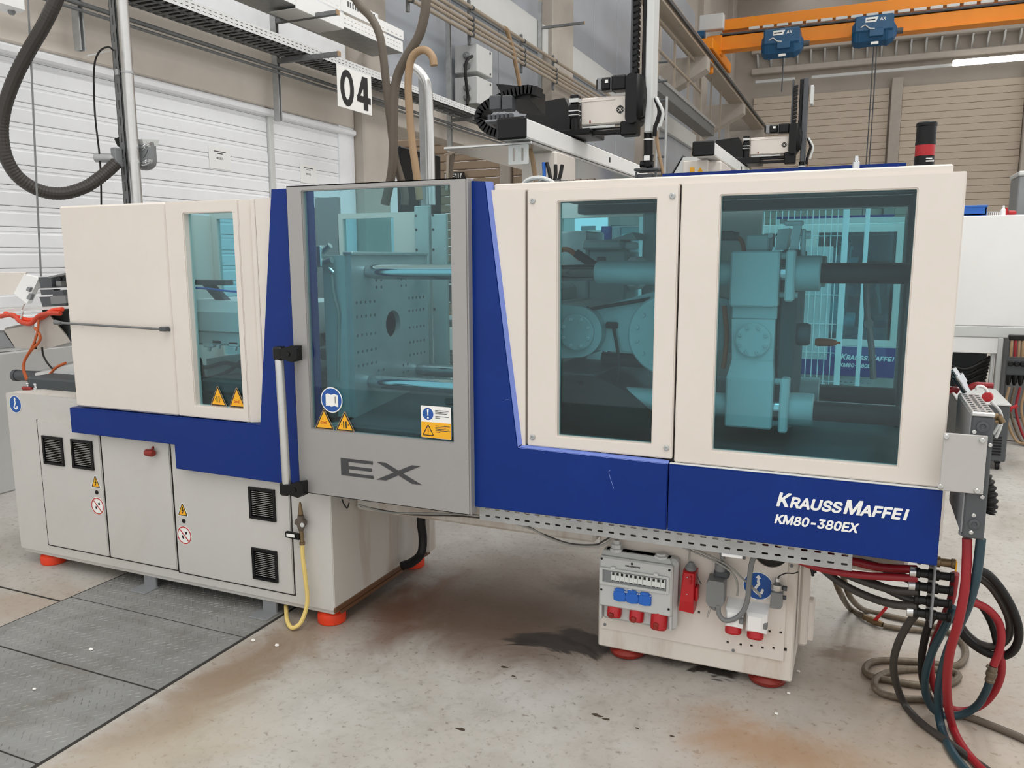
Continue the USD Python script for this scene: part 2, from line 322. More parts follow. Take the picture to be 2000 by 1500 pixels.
part(wl, 'lintel_beam', bx(XW - .05, XW + .03, .5, 7.95, 3.07, 3.62, .01), 'lintel_cream'); part(wl, 'lintel_beam', bx(XW - .3, XW + .03, 8.5, 19, 3.235, 3.62, .01), 'lintel_cream'); part(wl, 'opening_frame', bx(XW - .1, XW + .06, 8.62, 8.80, 0, 3.235, .006), 'wall_white')
part(wl, 'upper_wall', bx(XW - .3, XW - .05, 8.6, 36, 3.24, 12), 'wall_beige', smooth=False)
# annex seen through the opening behind the column
part(wl, 'annex_floor_wall', bx(-11, -10.7, 8, 20, 0, 5), 'wall_beige', smooth=False)
part(wl, 'opening_wall', bx(XW - .3, XW, 19, 36, 0, 4), 'wall_beige', smooth=False)
def column(y0, y1, x1=XW + .15, z1=11.9, mat='concrete_column'): return part(wl, 'column', bx(XW - .2, x1, y0, y1, 0, z1, .02), mat)
column(7.96, 8.5); column(14.0, 15.1); column(21.2, 22.2); column(28.0, 29.0); column(34.0, 35.0)
for y0 in (8.6, 15.15, 22.25, 29.05):   # daylight panels, each a frame with grey translucent sheets
    for k in range(3):
        part(wl, 'translucent_sheet', bx(XW - .06, XW - .03, y0 + .05 + k * 1.72, y0 + 1.73 + k * 1.72, 3.75, 9.4, .01), 'window_grey')
    part(wl, 'white_fascia', bx(XW - .02, XW + .10, y0 + .02, y0 + 5.3, 5.15, 5.62, .01), 'light_grey')
for (y0, y1) in ((.6, 3.2), (3.25, 5.6), (5.65, 7.9)): part(wl, 'upper_panel', bx(XW - .05, XW - .02, y0, y1, 3.8, 6.0, .01), 'wall_white')

yb = 35.
wb = thing('wall_back', 'far hall end wall of beige panels with tall shutter doors', 'wall', (0, yb, 0), kind='structure')
part(wb, 'wall_slab', bx(-6, 14, yb, yb + .3, 0, 12.5), 'wall_beige', smooth=False)
part(wb, 'ledge_beam', bx(-4.6, 14, yb - .5, yb - .02, 9.62, 10.3, .03), 'concrete_column')
part(wb, 'ledge_beam', bx(-4.6, 14, yb - .35, yb - .02, 8.86, 9.09, .03), 'concrete_column')
for k in range(34): part(wb, 'ledge_bracket', hull([(-4.4 + k * .5, yb - .02, 9.15), (-4.4 + k * .5, yb - .45, 9.6), (-4.4 + k * .5, yb - .02, 9.6), (-4.34 + k * .5, yb - .02, 9.15), (-4.34 + k * .5, yb - .45, 9.6), (-4.34 + k * .5, yb - .02, 9.6)]), 'light_grey', smooth=False)
part(wb, 'door_post', bx(.56, .94, yb - .35, yb, 0, 8.3, .02), 'concrete_column')
part(wb, 'door_post', bx(4.95, 5.4, yb - .35, yb, 0, 8.3, .02), 'concrete_column')
for n, (x0, x1, lab) in enumerate(((-4.5, .5, 'beige slatted shutter door left of the post in the end wall'), (.95, 4.93, 'wide beige slatted shutter door in the end wall behind the signal lamp'))):
    d = thing('door_%d' % (n + 1), lab, 'door', (x0, yb, 0), kind='structure')
    for k in range(32): part(d, 'slat', bx(x0, x1, yb - .09, yb - .01, k * .25 + .004, k * .25 + .246, .012), 'slat_beige', smooth=False)
part(wb, 'lamp_rail', [bx(-4.4, -2.9, yb - .6, yb - .5, 8.46, 8.58, .02), bx(-2.3, 12, yb - .6, yb - .5, 8.46, 8.58, .02)], 'light_grey')
single('strip_lamp', bx(2.5, 9, yb - .78, yb - .66, 8.44, 8.66, .03), 'lamp_glow', 'long glowing strip lamp high on the far end wall', 'lamp')
cl = thing('ceiling', 'grey hall roof with long skylight openings', 'ceiling', (0, 0, 12), kind='structure')
for (x0, x1) in ((-5.6, -3.4), (-1.0, 1.3), (3.8, 14)): part(cl, 'roof_panel', bx(x0, x1, -8, 36, 12, 12.2), 'wall_beige', smooth=False)
# brown slatted partition in the annex beyond the opening
an = thing('wall_annex', 'brown slatted partition wall seen through the opening under the lintel', 'wall', (0, 15, 0), kind='structure')
for k in range(24):
    part(an, 'slat', bx(-10.5, -6.76, 15.0, 15.08, k * .17 + .004, k * .17 + .166, .02), 'slat_brown', smooth=False)
    part(an, 'slat', bx(-6.51, -5.5, 15.0, 15.08, k * .17 + .004, k * .17 + .166, .02), 'slat_brown', smooth=False)
part(an, 'post', bx(-6.76, -6.51, 14.93, 15.1, 0, 4.05, .02), 'concrete_column')

# ---------------------------------------------------------------- the machine: covers and base
YC, YB, YG = 2.68, 2.72, 2.63            # front planes of the covers, the base and the sliding gate
YR = 3.66                                 # rear face of the covers
mc = thing('injection_molding_machine', 'long cream and blue injection moulding machine with tinted windows and a silver sliding gate', 'machine', (-1.9, 3.15, 0))
# base cabinet
bc = part(mc, 'base_cabinet', [ext(rrect(-4.055, -2.034, .085, .925, .012).difference(rect(-2.3, .905, -2.0, 1.0)), YB, 3.58), bx(-4.0, -2.05, 2.76, 3.6, .058, .09)], 'base_paint', smooth=False)
part(bc, 'side_panel', bx(-2.036, -2.0305, YB + .002, 3.578, .087, .9, .002), 'rusty_base_paint', smooth=False)
def pan(parent, name, x0, x1, z0, z1, y0, y1, mat, holes=(), b=.006, **k):
    """sheet-metal panel with a softened edge"""
    P = rrect(x0, x1, z0, z1, b) if not holes else rrect(x0, x1, z0, z1, b).difference(shapely.union_all([rrect(*h, .004) for h in holes]))
    return part(parent, name, [ext(P, y0 + .004, y1), ext(P.buffer(-.004), y0, y0 + .004)], mat, smooth=False, **k)
for (x0, x1, z0, z1) in ((-3.833, -3.386, .133, .80), (-3.382, -2.930, .133, .80), (-2.926, -2.241, .126, .80)):
    pan(bc, 'access_door', x0 + .003, x1 - .003, z0, z1, YB - .006, YB + .01, 'base_paint')
    part(bc, 'door_gap', ext(rect(x0 - .003, z0 - .005, x1 + .003, z1).difference(rect(x0 + .003, z0, x1 - .003, z1)), YB - .002, YB + .004), 'joint_dark', smooth=False)
part(bc, 'bottom_rail', bx(-4.045, -2.045, YB + .012, 3.5, .06, .088, .004), 'base_paint')
part(bc, 'side_seam_rail', [bx(-2.036, -2.026, 2.72, 3.58, .075, .10, .003), bx(-2.034, -2.022, 2.76, 3.55, .06, .075)], 'brown_paint')
part(bc, 'side_post', bx(-2.036, -2.0, 3.50, 3.58, .08, .5, .01), 'rusty_base_paint')
def vent(x0, x1, z0, z1, deep):
    v = part(mc, 'vent_grille', ext(rect(x0, z0, x1, z1).difference(rect(x0 + .012, z0 + .012, x1 - .012, z1 - .012)), YB - .014, YB), 'black_plastic', smooth=False)
    n = 14; h = (z1 - z0 - .024) / n
    part(v, 'louvre_slats', [bx(x0 + .012, x1 - .012, YB - .008, YB - .001, z0 + .012 + k * h, z0 + .012 + (k + .62) * h) for k in range(n)], 'vent_black', smooth=False)
    part(v, 'vent_backing', [bx(x0 + .01, x1 - .01, YB - .003, YB - .001, z0 + .01, z1 - .01)], 'vent_black', smooth=False)
for v in ((-3.795, -3.648, .574, .722, 0), (-3.585, -3.437, .574, .722, 0), (-2.466, -2.32, .455, .602, 0), (-2.466, -2.325, .17, .318, 1)): vent(*v)
# left cover cabinet
part(mc, 'cover_cabinet', [bx(-3.485, -2.824, YC, YC + .04, .9, 1.853, .008)], 'cream_paint', smooth=False)
part(mc, 'cabinet_side', bx(-3.485, -3.47, YC + .041, YR - .031, .9, 1.853), 'cream_paint', smooth=False)
part(mc, 'cabinet_top', bx(-3.469, -2.824, YC + .041, YC + .3, 1.84, 1.853), 'cream_paint', smooth=False)
part(mc, 'push_rod', [cyl((-3.522, 2.665, 1.306), (-2.862, 2.655, 1.297), .0055), cyl((-3.56, 2.665, 1.308), (-3.515, 2.665, 1.306), .012, .008)], 'dark_galvanised')
part(mc, 'rod_end_bracket', [bx(-2.868, -2.832, 2.645, 2.675, 1.288, 1.308, .003), cyl((-2.84, 2.68, 1.292), (-2.85, 2.65, 1.296), .006)], 'dark_grey')
# hinged service door with window
hd = pan(mc, 'service_door', -2.820, -2.412, .903, 1.852, YC, YC + .045, 'cream_paint', holes=((-2.717, -2.445, .956, 1.8005),))
part(hd, 'window_pane', sheet(-2.725, -2.437, .948, 1.808, YC + .030, YC + .036), 'tinted_pane', smooth=False)
part(mc, 'door_edge_trim', hull([(-2.411, YC + .004, .903), (-2.411, YC + .004, 1.85), (-2.362, YC + .03, .903), (-2.362, YC + .03, 1.85), (-2.362, YC + .06, .903), (-2.362, YC + .06, 1.85), (-2.411, YC + .06, .903), (-2.411, YC + .06, 1.85)]), 'cream_paint', smooth=False)
part(mc, 'edge_strip', bx(-2.358, -2.335, YC + .012, YC + .05, .9, 1.853, .003), 'cream_paint')
part(mc, 'fixed_panel', ext(poly((-2.332, .905), (-2.20, .905), (-2.20, 1.853), (-2.332, 1.853)), YC + .014, YC + .05), 'cream_paint', smooth=False)
# blue band left with the raking post
P = poly((-3.515, .893), (-2.343, .900), (-2.222, 1.884), (-2.06, 1.884), (-2.06, .651), (-2.845, .655), (-2.845, .768), (-3.515, .770))
part(mc, 'blue_band', [ext(P, YC - .012, YC + .05), ext(P.buffer(-.003), YC - .015, YC - .012)], 'blue_paint', smooth=False)
# blue post + band on the right
P = poly((-1.36, 1.884), (-1.262, 1.876), (-1.138, .912), (-.578, .905), (-.578, .668), (-1.36, .662))
part(mc, 'blue_band', [ext(P, YC - .012, YC + .05), ext(P.buffer(-.003), YC - .015, YC - .012)], 'blue_paint', smooth=False)
part(mc, 'blue_edge_bevel', [hull([(-1.262, YC - .014, 1.876), (-1.246, YC + .004, 1.876), (-1.138, YC - .014, .914), (-1.122, YC + .004, .925), (-1.262, YC + .02, 1.876), (-1.246, YC + .02, 1.876), (-1.138, YC + .02, .914), (-1.122, YC + .02, .925)]),
    hull([(-1.138, YC - .014, .910), (-.578, YC - .014, .903), (-1.125, YC + .004, .920), (-.578, YC + .004, .914), (-1.138, YC + .02, .910), (-.578, YC + .02, .903)])], 'light_blue_edge', smooth=False)
P = rrect(-.574, .258, .667, .9045, .003)
part(mc, 'blue_band', [ext(P, YC - .012, YC + .05), ext(P.buffer(-.003), YC - .015, YC - .012)], 'blue_paint', smooth=False)
part(mc, 'band_top_edge', bx(-.574, .257, YC - .012, YC + .006, .904, .909, .002), 'light_grey')
# cream corner panel, screwed window panel, big window door
part(mc, 'corner_panel', ext(poly((-1.245, 1.846), (-1.114, 1.843), (-1.114, .914), (-1.127, .914)), YC, YC + .04), 'cream_paint', smooth=False)
wp = pan(mc, 'window_panel', -1.106, -.568, .919, 1.842, YC, YC + .04, 'cream_paint', holes=((-.990, -.642, .964, 1.798),))
part(wp, 'window_pane', sheet(-1.0, -.632, .954, 1.808, YC + .026, YC + .032), 'tinted_pane', smooth=False)
for (x, z) in ((-1.084, 1.803), (-.59, 1.803), (-1.084, .953), (-.588, .957)): part(wp, 'screw', bolt((x, YC, z), (0, -1, 0), .010, .006), 'steel_plate')
dp = pan(mc, 'window_door', -.561, .255, .910, 1.845, YC, YC + .04, 'cream_paint', holes=((-.4345, .1297, .9615, 1.800),))
part(dp, 'window_pane', sheet(-.445, .14, .951, 1.81, YC + .026, YC + .032), 'tinted_pane', smooth=False)
part(mc, 'panel_gap', [bx(-1.1135, -1.1065, YC + .02, YC + .03, .914, 1.842), bx(-.5675, -.5615, YC + .02, YC + .03, .91, 1.845), bx(-1.12, -.56, YC + .012, YC + .03, .909, .921)], 'joint_dark', smooth=False)
part(mc, 'top_cover', [bx(-1.24, .22, YC + .012, 2.86, 1.838, 1.868, .005)], 'cream_paint', smooth=False)
part(mc, 'top_deck', [bx(-1.20, .2, 2.86, 3.5, 1.842, 1.866, .004)], 'dark_interior', smooth=False)
part(mc, 'end_panel', ext(rect(YC + .04, .9, YR, 1.845).difference(rect(2.86, 1.0, 3.5, 1.5)), .235, .253, 'x'), 'cream_paint', smooth=False)
# rear covers with their own windows
def rear(x0, x1, z0, z1, holes, mat='cream_paint', name='rear_cover'):
    r = part(mc, name, sheet(x0, x1, z0, z1, YR - .03, YR, holes), mat, smooth=False)
    for h in holes: part(r, 'window_pane', sheet(h[0] - .005, h[2] + .005, h[1] - .005, h[3] + .005, YR - .02, YR - .014), 'tinted_pane', smooth=False)
rear(-3.485, -2.74, .9, 1.88, ((-3.43, 1.05, -3.0, 1.835),))
rear(-2.735, -2.592, .9, 1.93, (), 'mid_grey')
rear(-2.588, -2.12, .9, 1.842, ((-2.56, 1.2, -2.245, 1.815),), 'cream_paint', 'rear_gate')
rear(-1.9, -1.36, .9, 1.86, ((-1.86, 1.2, -1.5, 1.82),))
rear(-1.36, -.56, .9, 1.86, ((-1.32, .99, -.62, 1.79),))
rear(-.56, .25, .9, 1.95, ((-.41, .99, .14, 1.80),))
part(mc, 'rear_blue_edge', bx(-.85, .13, YR - .02, YR + .02, 1.955, 1.975), 'blue_paint', smooth=False)
part(mc, 'rear_cover', bx(-.85, .13, YR - .02, YR + .01, 1.85, 1.955), 'cream_paint', smooth=False)
part(mc, 'rear_blue_band', bx(-3.5, .258, YR - .03, YR + .012, .66, .9), 'blue_paint', smooth=False)
for (x0, x1, z1) in ((-2.105, -2.022, 1.868), (-2.008, -1.925, 1.825)):
    pl = part(mc, 'guard_plate', bx(x0, x1, 3.60, 3.63, .9, z1, .004), 'platen_grey')
    for z in (1.35, 1.55, 1.65, 1.75, 1.82): part(pl, 'screw', bolt((x0 + .012, 3.60, z), (0, -1, 0), .006, .004), 'dark_grey')
# sliding gate
gt = pan(mc, 'safety_gate', -2.120, -1.320, .637, 1.889, YG, YG + .028, 'silver_paint', holes=((-2.043, -1.388, .914, 1.867),), b=.004)
part(gt, 'side_edge', [bx(-1.322, -1.317, YG + .002, YG + .055, .637, 1.889, .002), bx(-2.12, -2.114, YG + .004, YG + .055, .637, 1.889), bx(-2.118, -1.32, YG + .004, YG + .055, 1.880, 1.889), bx(-2.118, -1.32, YG + .004, YG + .05, .637, .645)], 'silver_paint', smooth=False)
part(gt, 'window_pane', sheet(-2.05, -1.38, .906, 1.875, YG + .016, YG + .022), 'tinted_pane', smooth=False)
part(gt, 'handle_bar', lathe((-2.146, 2.575, 1.205), (-2.139, 2.575, .683), [(0, .0165), (.002, .018), (.52, .018), (.522, .0165)]), 'aluminium')
for z in (1.228, .665):
    part(gt, 'handle_bracket', [bx(-2.167, -2.122, 2.555, 2.60, z - .028, z + .028, .008), hull([(-2.125, 2.56, z - .02), (-2.085, 2.575, z - .034), (-2.085, 2.575, z + .034), (-2.125, 2.56, z + .02), (-2.125, 2.63, z - .02), (-2.075, 2.63, z - .03), (-2.075, 2.63, z + .03), (-2.125, 2.63, z + .02), (-2.07, 2.59, z + .018), (-2.07, 2.59, z - .018)]), cyl((-2.098, 2.575, z), (-2.098, 2.566, z), .010)], 'black_plastic', smooth=25)
E1 = shapely.union_all([rect(-1.904, .735, -1.868, .806), rect(-1.904, .793, -1.751, .806), rect(-1.904, .763, -1.755, .776), rect(-1.904, .7345, -1.749, .747)])
X1 = shapely.union_all([poly((-1.732, .806), (-1.690, .806), (-1.528, .734), (-1.572, .734)), poly((-1.572, .8085), (-1.533, .8085), (-1.692, .734), (-1.735, .734))])
part(gt, 'letter_e', ext(E1, YG - .0015, YG), 'letter_grey', smooth=False); part(gt, 'letter_x', ext(X1, YG - .0015, YG), 'letter_grey', smooth=False)

# ---------------------------------------------------------------- inside the covers: injection unit and clamping unit
ZA, YA = 1.31, 3.145
# injection side
part(mc, 'injection_bed', [bx(-4.0, -2.05, 2.80, 3.55, .925, 1.0, .01), bx(-2.78, -2.45, 2.78, 3.5, 1.0, 1.06, .01)], 'dark_interior')
part(mc, 'injection_hood', [hull([(-3.06, 2.90, 1.27), (-3.06, 2.90, 1.36), (-3.04, 2.93, 1.41), (-2.25, 2.93, 1.41), (-2.25, 2.90, 1.36), (-2.25, 2.90, 1.27), (-3.06, 3.4, 1.27), (-3.06, 3.4, 1.36), (-3.04, 3.36, 1.41), (-2.25, 3.36, 1.41), (-2.25, 3.4, 1.27)]), bx(-3.03, -2.3, 2.92, 3.38, 1.20, 1.27, .01)], 'light_grey', smooth=20)
part(mc, 'hood_rail', bx(-3.03, -2.785, 2.98, 3.04, 1.482, 1.508, .004), 'dark_grey')
part(mc, 'rail_arm', hull([(-2.94, 2.99, 1.485), (-2.89, 2.99, 1.485), (-2.80, 2.99, 1.41), (-2.86, 2.99, 1.41), (-2.94, 3.03, 1.485), (-2.89, 3.03, 1.485), (-2.80, 3.03, 1.41), (-2.86, 3.03, 1.41)]), 'dark_grey')
part(mc, 'injection_cylinder', [cyl((-3.2, YA, 1.30), (-2.15, YA, 1.30), .10), cyl((-2.15, YA, 1.30), (-2.05, YA, 1.30), .06, .02)], 'dark_interior')
part(mc, 'blue_air_line', tube([(-3.1, 2.95, 1.47), (-2.9, 2.95, 1.468), (-2.7, 2.95, 1.455), (-2.45, 2.96, 1.45)], .005), 'socket_blue')
for k, (z0, z1, y) in enumerate(((1.23, 1.05, 2.93), (1.20, 1.10, 2.95), (1.17, 1.02, 2.97))):
    part(mc, 'loose_cable', tube([(-2.45, y, z0 - .03), (-2.62, y, z0 - .08 - .02 * k), (-2.8, y + .02, z1 + .01), (-2.98, y + .05, z1 - .02), (-3.05, y + .08, z1 + .09)], .010 + .004 * (k == 2)), 'black_rubber')
for (x, z) in ((-2.86, 1.20), (-2.80, 1.215), (-2.7, 1.21)):
    part(mc, 'cable_clip', [bx(x - .03, x + .03, 2.92, 2.95, z - .012, z + .012, .004), bar((x, 2.93, z - .03), (x + .02, 2.93, z + .03), .012, .012, (0, 1, 0))], 'white_paint')
part(mc, 'terminal_box', hull([(-2.95, 3.0, 1.12), (-2.62, 3.0, 1.15), (-2.62, 3.0, 1.02), (-2.95, 3.0, 1.02), (-2.95, 3.3, 1.12), (-2.62, 3.3, 1.15), (-2.62, 3.3, 1.02), (-2.95, 3.3, 1.02)]), 'platen_grey')
# fixed platen with tapped holes and the nozzle bore
PL = rect(2.83, .93, 3.47, 1.62).difference(Point(YA, ZA).buffer(.062, quad_segs=10))
holes = []
for dz in (-.16, -.10, -.03, .05, .11):
    for k in range(5):
        holes += [(YA - .285 + k * .034, ZA + dz), (YA + .145 + k * .034, ZA + dz)]
for dy in (-.13, -.09, .08, .12):
    for dz in (.17, .20, .24, -.20, -.235, -.27): holes.append((YA + dy, ZA + dz))
PL = PL.difference(shapely.union_all([Point(*h).buffer(.0075, quad_segs=3) for h in holes]))
fp = part(mc, 'fixed_platen', [ext(PL, -1.985, -1.96, 'x'), bx(-2.10, -1.985, 2.83, 3.47, .93, 1.62, .006)], 'steel_plate', smooth=False)
part(fp, 'platen_side', bx(-2.102, -1.99, 2.826, 2.832, .93, 1.618), 'platen_grey')
part(fp, 'top_bar', bx(-2.0, -1.95, 2.825, 3.47, 1.62, 1.634, .003), 'aluminium')
part(fp, 'nozzle_bore', cyl((-1.985, YA, ZA), (-2.1, YA, ZA), .062), 'dark_grey')
for (y, z) in ((2.945, 1.549), (2.945, 1.074), (3.36, 1.549), (3.36, 1.074)):
    part(mc, 'tie_bar', lathe((-1.958, y, z), (.0, y, z), [(0, .024), (.04, .031), (1.72, .031)], 24), 'chrome')
    part(mc, 'tie_bar_sleeve', lathe((-.93, y, z), (0, y, z), [(0, .038), (.01, .0435), (.56, .0435)], 24), 'platen_grey')
    part(mc, 'tie_bar_nut', lathe((-.215, y, z), (0, y, z), [(0, .060), (.078, .060), (.082, .056)], 24), 'platen_grey')
    part(mc, 'tie_bar_end', lathe((-.133, y, z), (.1, y, z), [(0, .034), (.27, .034), (.272, .03)], 20), 'black_rubber')
# moving platen, just right of the gate
part(mc, 'moving_platen', [bx(-1.335, -1.24, 2.84, 3.45, .95, 1.60, .01), bx(-1.24, -1.15, 2.9, 3.4, 1.05, 1.5, .02)], 'platen_grey')
def link(x0, z0, r0, x1, z1, r1, y0, y1):
    return ext(shapely.union_all([Point(x0, z0).buffer(r0), Point(x1, z1).buffer(r1)]).convex_hull, y0, y1)
def flange(x, z, r, y, nb, mat='platen_grey'):
    f = part(mc, 'pivot_flange', lathe((x, y, z), (x, y - 1, z), [(0, r), (.014, r), (.017, r - .004)], 36), mat)
    for k in range(nb):
        a = 2 * math.pi * (k + .5) / nb; part(f, 'bolt', bolt((x + math.cos(a) * r * .78, y - .017, z + math.sin(a) * r * .78), (0, -1, 0), .0075, .007), 'machine_grey')
part(mc, 'pivot_block', [ext(shapely.union_all([rect(-1.17, 1.215, -1.10, 1.43), Point(-1.0, 1.322).buffer(.098)]).convex_hull, 2.93, 3.36), ext(shapely.union_all([rect(-1.10, 1.205, -1.085, 1.435)]), 2.925, 3.36)], 'platen_grey', smooth=25)
flange(-1.0, 1.321, .070, 2.93, 8)
part(mc, 'toggle_link', link(-1.0, 1.322, .075, -.66, 1.37, .12, 2.99, 3.08), 'platen_grey', smooth=25)
part(mc, 'toggle_link', link(-1.0, 1.322, .075, -.66, 1.37, .12, 3.22, 3.31), 'platen_grey', smooth=25)
part(mc, 'pivot_disc', lathe((-.655, 3.0, 1.32), (-.655, 2.9, 1.32), [(0, .155), (.03, .155), (.036, .148)], 40), 'platen_grey')
flange(-.655, 1.32, .148, 2.962, 14)
part(mc, 'toggle_link', link(-.655, 1.40, .10, -.34, 1.33, .09, 3.02, 3.1), 'platen_grey', smooth=25)
part(mc, 'proximity_switch', [bx(-.90, -.855, 2.97, 3.0, 1.335, 1.36, .004), cyl((-.885, 2.965, 1.348), (-.885, 2.975, 1.348), .007)], 'black_plastic')
part(mc, 'switch_cable', tube([(-.87, 2.98, 1.335), (-.855, 2.97, 1.28), (-.84, 2.96, 1.2), (-.85, 2.96, 1.1)], .006), 'black_rubber')
part(mc, 'control_rod', [cyl((-.985, 2.965, 1.405), (-.60, 2.98, 1.475), .007), cyl((-1.0, 2.965, 1.402), (-.965, 2.965, 1.409), .011)], 'black_plastic')
part(mc, 'support_angle', hull([(-.80, 3.3, 1.44), (-.6, 3.3, 1.56), (-.6, 3.3, 1.5), (-.76, 3.3, 1.41), (-.80, 3.33, 1.44), (-.6, 3.33, 1.56), (-.6, 3.33, 1.5)]), 'machine_grey')
part(mc, 'cable_drum', ext(shapely.union_all([rect(-1.2, .93, -.6, .97), Point(-.98, .78).buffer(.38).intersection(rect(-1.3, .93, -.55, 1.2))]), 2.88, 3.4), 'black_rubber', smooth=30)
part(mc, 'drum_belt', [bx(-1.22, -.92, 2.9, 3.35, 1.15, 1.165, .004)] + [bx(-1.2 + k * .07, -1.165 + k * .07, 2.88, 2.9, 1.12, 1.15, .004) for k in range(4)], 'dark_grey')
part(mc, 'grey_roller', cyl((-.98, 3.2, 1.19), (-.75, 3.2, 1.185), .028), 'dark_grey')
part(mc, 'floor_pan', [hull([(-1.3, 2.72, .915), (.235, 2.72, .915), (-1.3, 3.1, .955), (.235, 3.1, .955), (-1.3, 3.62, .93), (.235, 3.62, .93), (-1.3, 2.72, .905), (.235, 2.72, .905), (.235, 3.62, .905), (-1.3, 3.62, .905)])], 'dark_grey')
part(mc, 'pan_bolt', bolt((-.385, 2.80, .925), (0, -.1, 1), .009), 'light_grey')
# rear housings seen through the middle window
part(mc, 'valve_cabinet', [bx(-1.30, -1.10, 3.35, 3.6, .95, 1.72, .008), bx(-1.245, -1.235, 3.345, 3.36, 1.4, 1.72)], 'machine_grey')
part(mc, 'valve_block', [bx(-1.10, -.93, 3.36, 3.58, 1.40, 1.64, .01), bx(-1.12, -.94, 3.32, 3.6, 1.64, 1.68, .01), hull([(-1.0, 3.34, 1.68), (-.90, 3.34, 1.71), (-.88, 3.34, 1.68), (-1.0, 3.5, 1.68), (-.90, 3.5, 1.71), (-.88, 3.5, 1.68)])], 'platen_grey')
part(mc, 'valve_window', bx(-1.06, -1.02, 3.352, 3.36, 1.55, 1.61, .004), 'dark_grey')
part(mc, 'white_motor_cap', [bx(-.93, -.875, 3.36, 3.5, 1.47, 1.61, .015), bx(-.94, -.90, 3.36, 3.45, 1.64, 1.67, .006)], 'white_paint')
part(mc, 'motor_lead', tube([(-1.235, 3.2, 1.45), (-1.235, 3.2, 1.56), (-1.2, 3.2, 1.62), (-1.14, 3.2, 1.64), (-1.08, 3.2, 1.60)], .011), 'cable_orange')
part(mc, 'motor_plug', cyl((-1.10, 3.2, 1.625), (-1.0, 3.2, 1.56), .018), 'black_plastic')
part(mc, 'motor_lead', tube([(-1.25, 3.0, 1.49), (-1.16, 3.0, 1.48), (-1.13, 3.0, 1.44), (-1.17, 3.0, 1.40), (-1.25, 3.0, 1.40)], .011), 'cable_orange')
part(mc, 'valve_coil', [bx(-1.02, -.97, 3.28, 3.34, 1.37, 1.41, .006), cyl((-.97, 3.31, 1.39), (-.90, 3.31, 1.39), .014), bx(-.90, -.87, 3.28, 3.34, 1.36, 1.42, .005)], 'dark_grey')
part(mc, 'rear_column', bx(-.90, -.84, 3.5, 3.58, .95, 1.80, .01), 'machine_grey')
# drive end, behind the big window
part(mc, 'drive_housing', [bx(-.426, -.264, 2.885, 3.36, 1.434, 1.626, .006), bx(-.270, -.255, 2.95, 3.3, 1.6, 1.624, .004)], 'machine_grey')
part(mc, 'drive_housing', [ext(poly((-.412, 1.245), (-.272, 1.245), (-.272, 1.39), (-.418, 1.39)), 2.905, 3.34), bx(-.42, -.268, 2.915, 3.34, 1.39, 1.435, .004)], 'machine_grey', smooth=False)
part(mc, 'drive_housing', [bx(-.427, -.266, 2.885, 3.36, 1.005, 1.183, .006), hull([(-.412, 2.906, 1.245), (-.272, 2.906, 1.245), (-.427, 2.89, 1.18), (-.266, 2.89, 1.18), (-.412, 3.3, 1.24), (-.272, 3.3, 1.24), (-.434, 3.3, 1.18), (-.27, 3.3, 1.18)])], 'machine_grey', smooth=False)
flange(-.342, 1.318, .060, 2.905, 8, 'machine_grey')
for (z0, z1) in ((1.455, 1.628), (1.0, 1.19)):
    part(mc, 'end_plate', bx(-.243, -.213, 2.87, 3.42, z0, z1, .006), 'machine_grey')
    part(mc, 'spacer_stud', cyl((-.268, 2.94, z1 - .02), (-.24, 2.94, z1 - .02), .012), 'machine_grey'); part(mc, 'spacer_stud', cyl((-.268, 2.94, z0 + .02), (-.205, 2.94, z0 + .02), .010), 'machine_grey')
part(mc, 'end_column', [bx(-.262, -.205, 2.94, 3.34, .99, 1.63, .006)], 'dark_interior')
part(mc, 'spindle_motor', [lathe((-.205, 3.0, 1.335), (0, 3.0, 1.335), [(0, .036), (.012, .04), (.035, .04), (.045, .034)], 24)], 'dark_grey')
part(mc, 'ejector_box', [bx(-.392, -.315, 3.0, 3.15, 1.627, 1.684, .005), cyl((-.31, 3.0, 1.68), (-.31, 3.1, 1.68), .009), cyl((-.268, 3.0, 1.72), (-.268, 3.0, 1.735), .012)], 'light_grey')
part(mc, 'tilted_cover', [hull([(-.292, 3.0, 1.63), (-.285, 3.0, 1.70), (-.245, 3.0, 1.705), (-.255, 3.0, 1.63), (-.292, 3.1, 1.63), (-.285, 3.1, 1.70), (-.245, 3.1, 1.705), (-.255, 3.1, 1.63)]), cyl((-.278, 2.99, 1.69), (-.278, 3.0, 1.69), .008)], 'light_grey')
part(mc, 'tilted_bracket', [hull([(-.243, 2.96, 1.61), (-.215, 2.96, 1.61), (-.232, 2.96, 1.715), (-.205, 2.96, 1.715), (-.243, 2.99, 1.61), (-.215, 2.99, 1.61), (-.232, 2.99, 1.715), (-.205, 2.99, 1.715)]), bx(-.262, -.20, 2.95, 3.0, 1.712, 1.728, .004), bx(-.205, -.19, 2.97, 3.0, 1.60, 1.70, .004), cyl((-.19, 2.98, 1.68), (-.175, 2.98, 1.68), .014)], 'light_grey')
part(mc, 'valve_lead', tube([(-.455, 3.05, 1.68), (-.42, 3.05, 1.67), (-.405, 3.05, 1.63), (-.405, 3.05, 1.58)], .008), 'cable_orange')
part(mc, 'valve_connector', [bx(-.49, -.44, 3.02, 3.08, 1.665, 1.70, .006), cyl((-.44, 3.05, 1.68), (-.425, 3.05, 1.68), .016)], 'dark_grey')
part(mc, 'brown_lead', tube([(-.46, 3.0, 1.43), (-.448, 3.0, 1.33), (-.45, 3.0, 1.25), (-.455, 3.0, 1.2)], .009), 'cable_orange')
part(mc, 'orange_handle', lathe((-.155, 3.25, 1.285), (-.08, 3.25, 1.285), [(0, .012), (.01, .016), (.06, .014), (.075, .010), (.078, .005), (.09, .005)], 16), 'cable_orange')
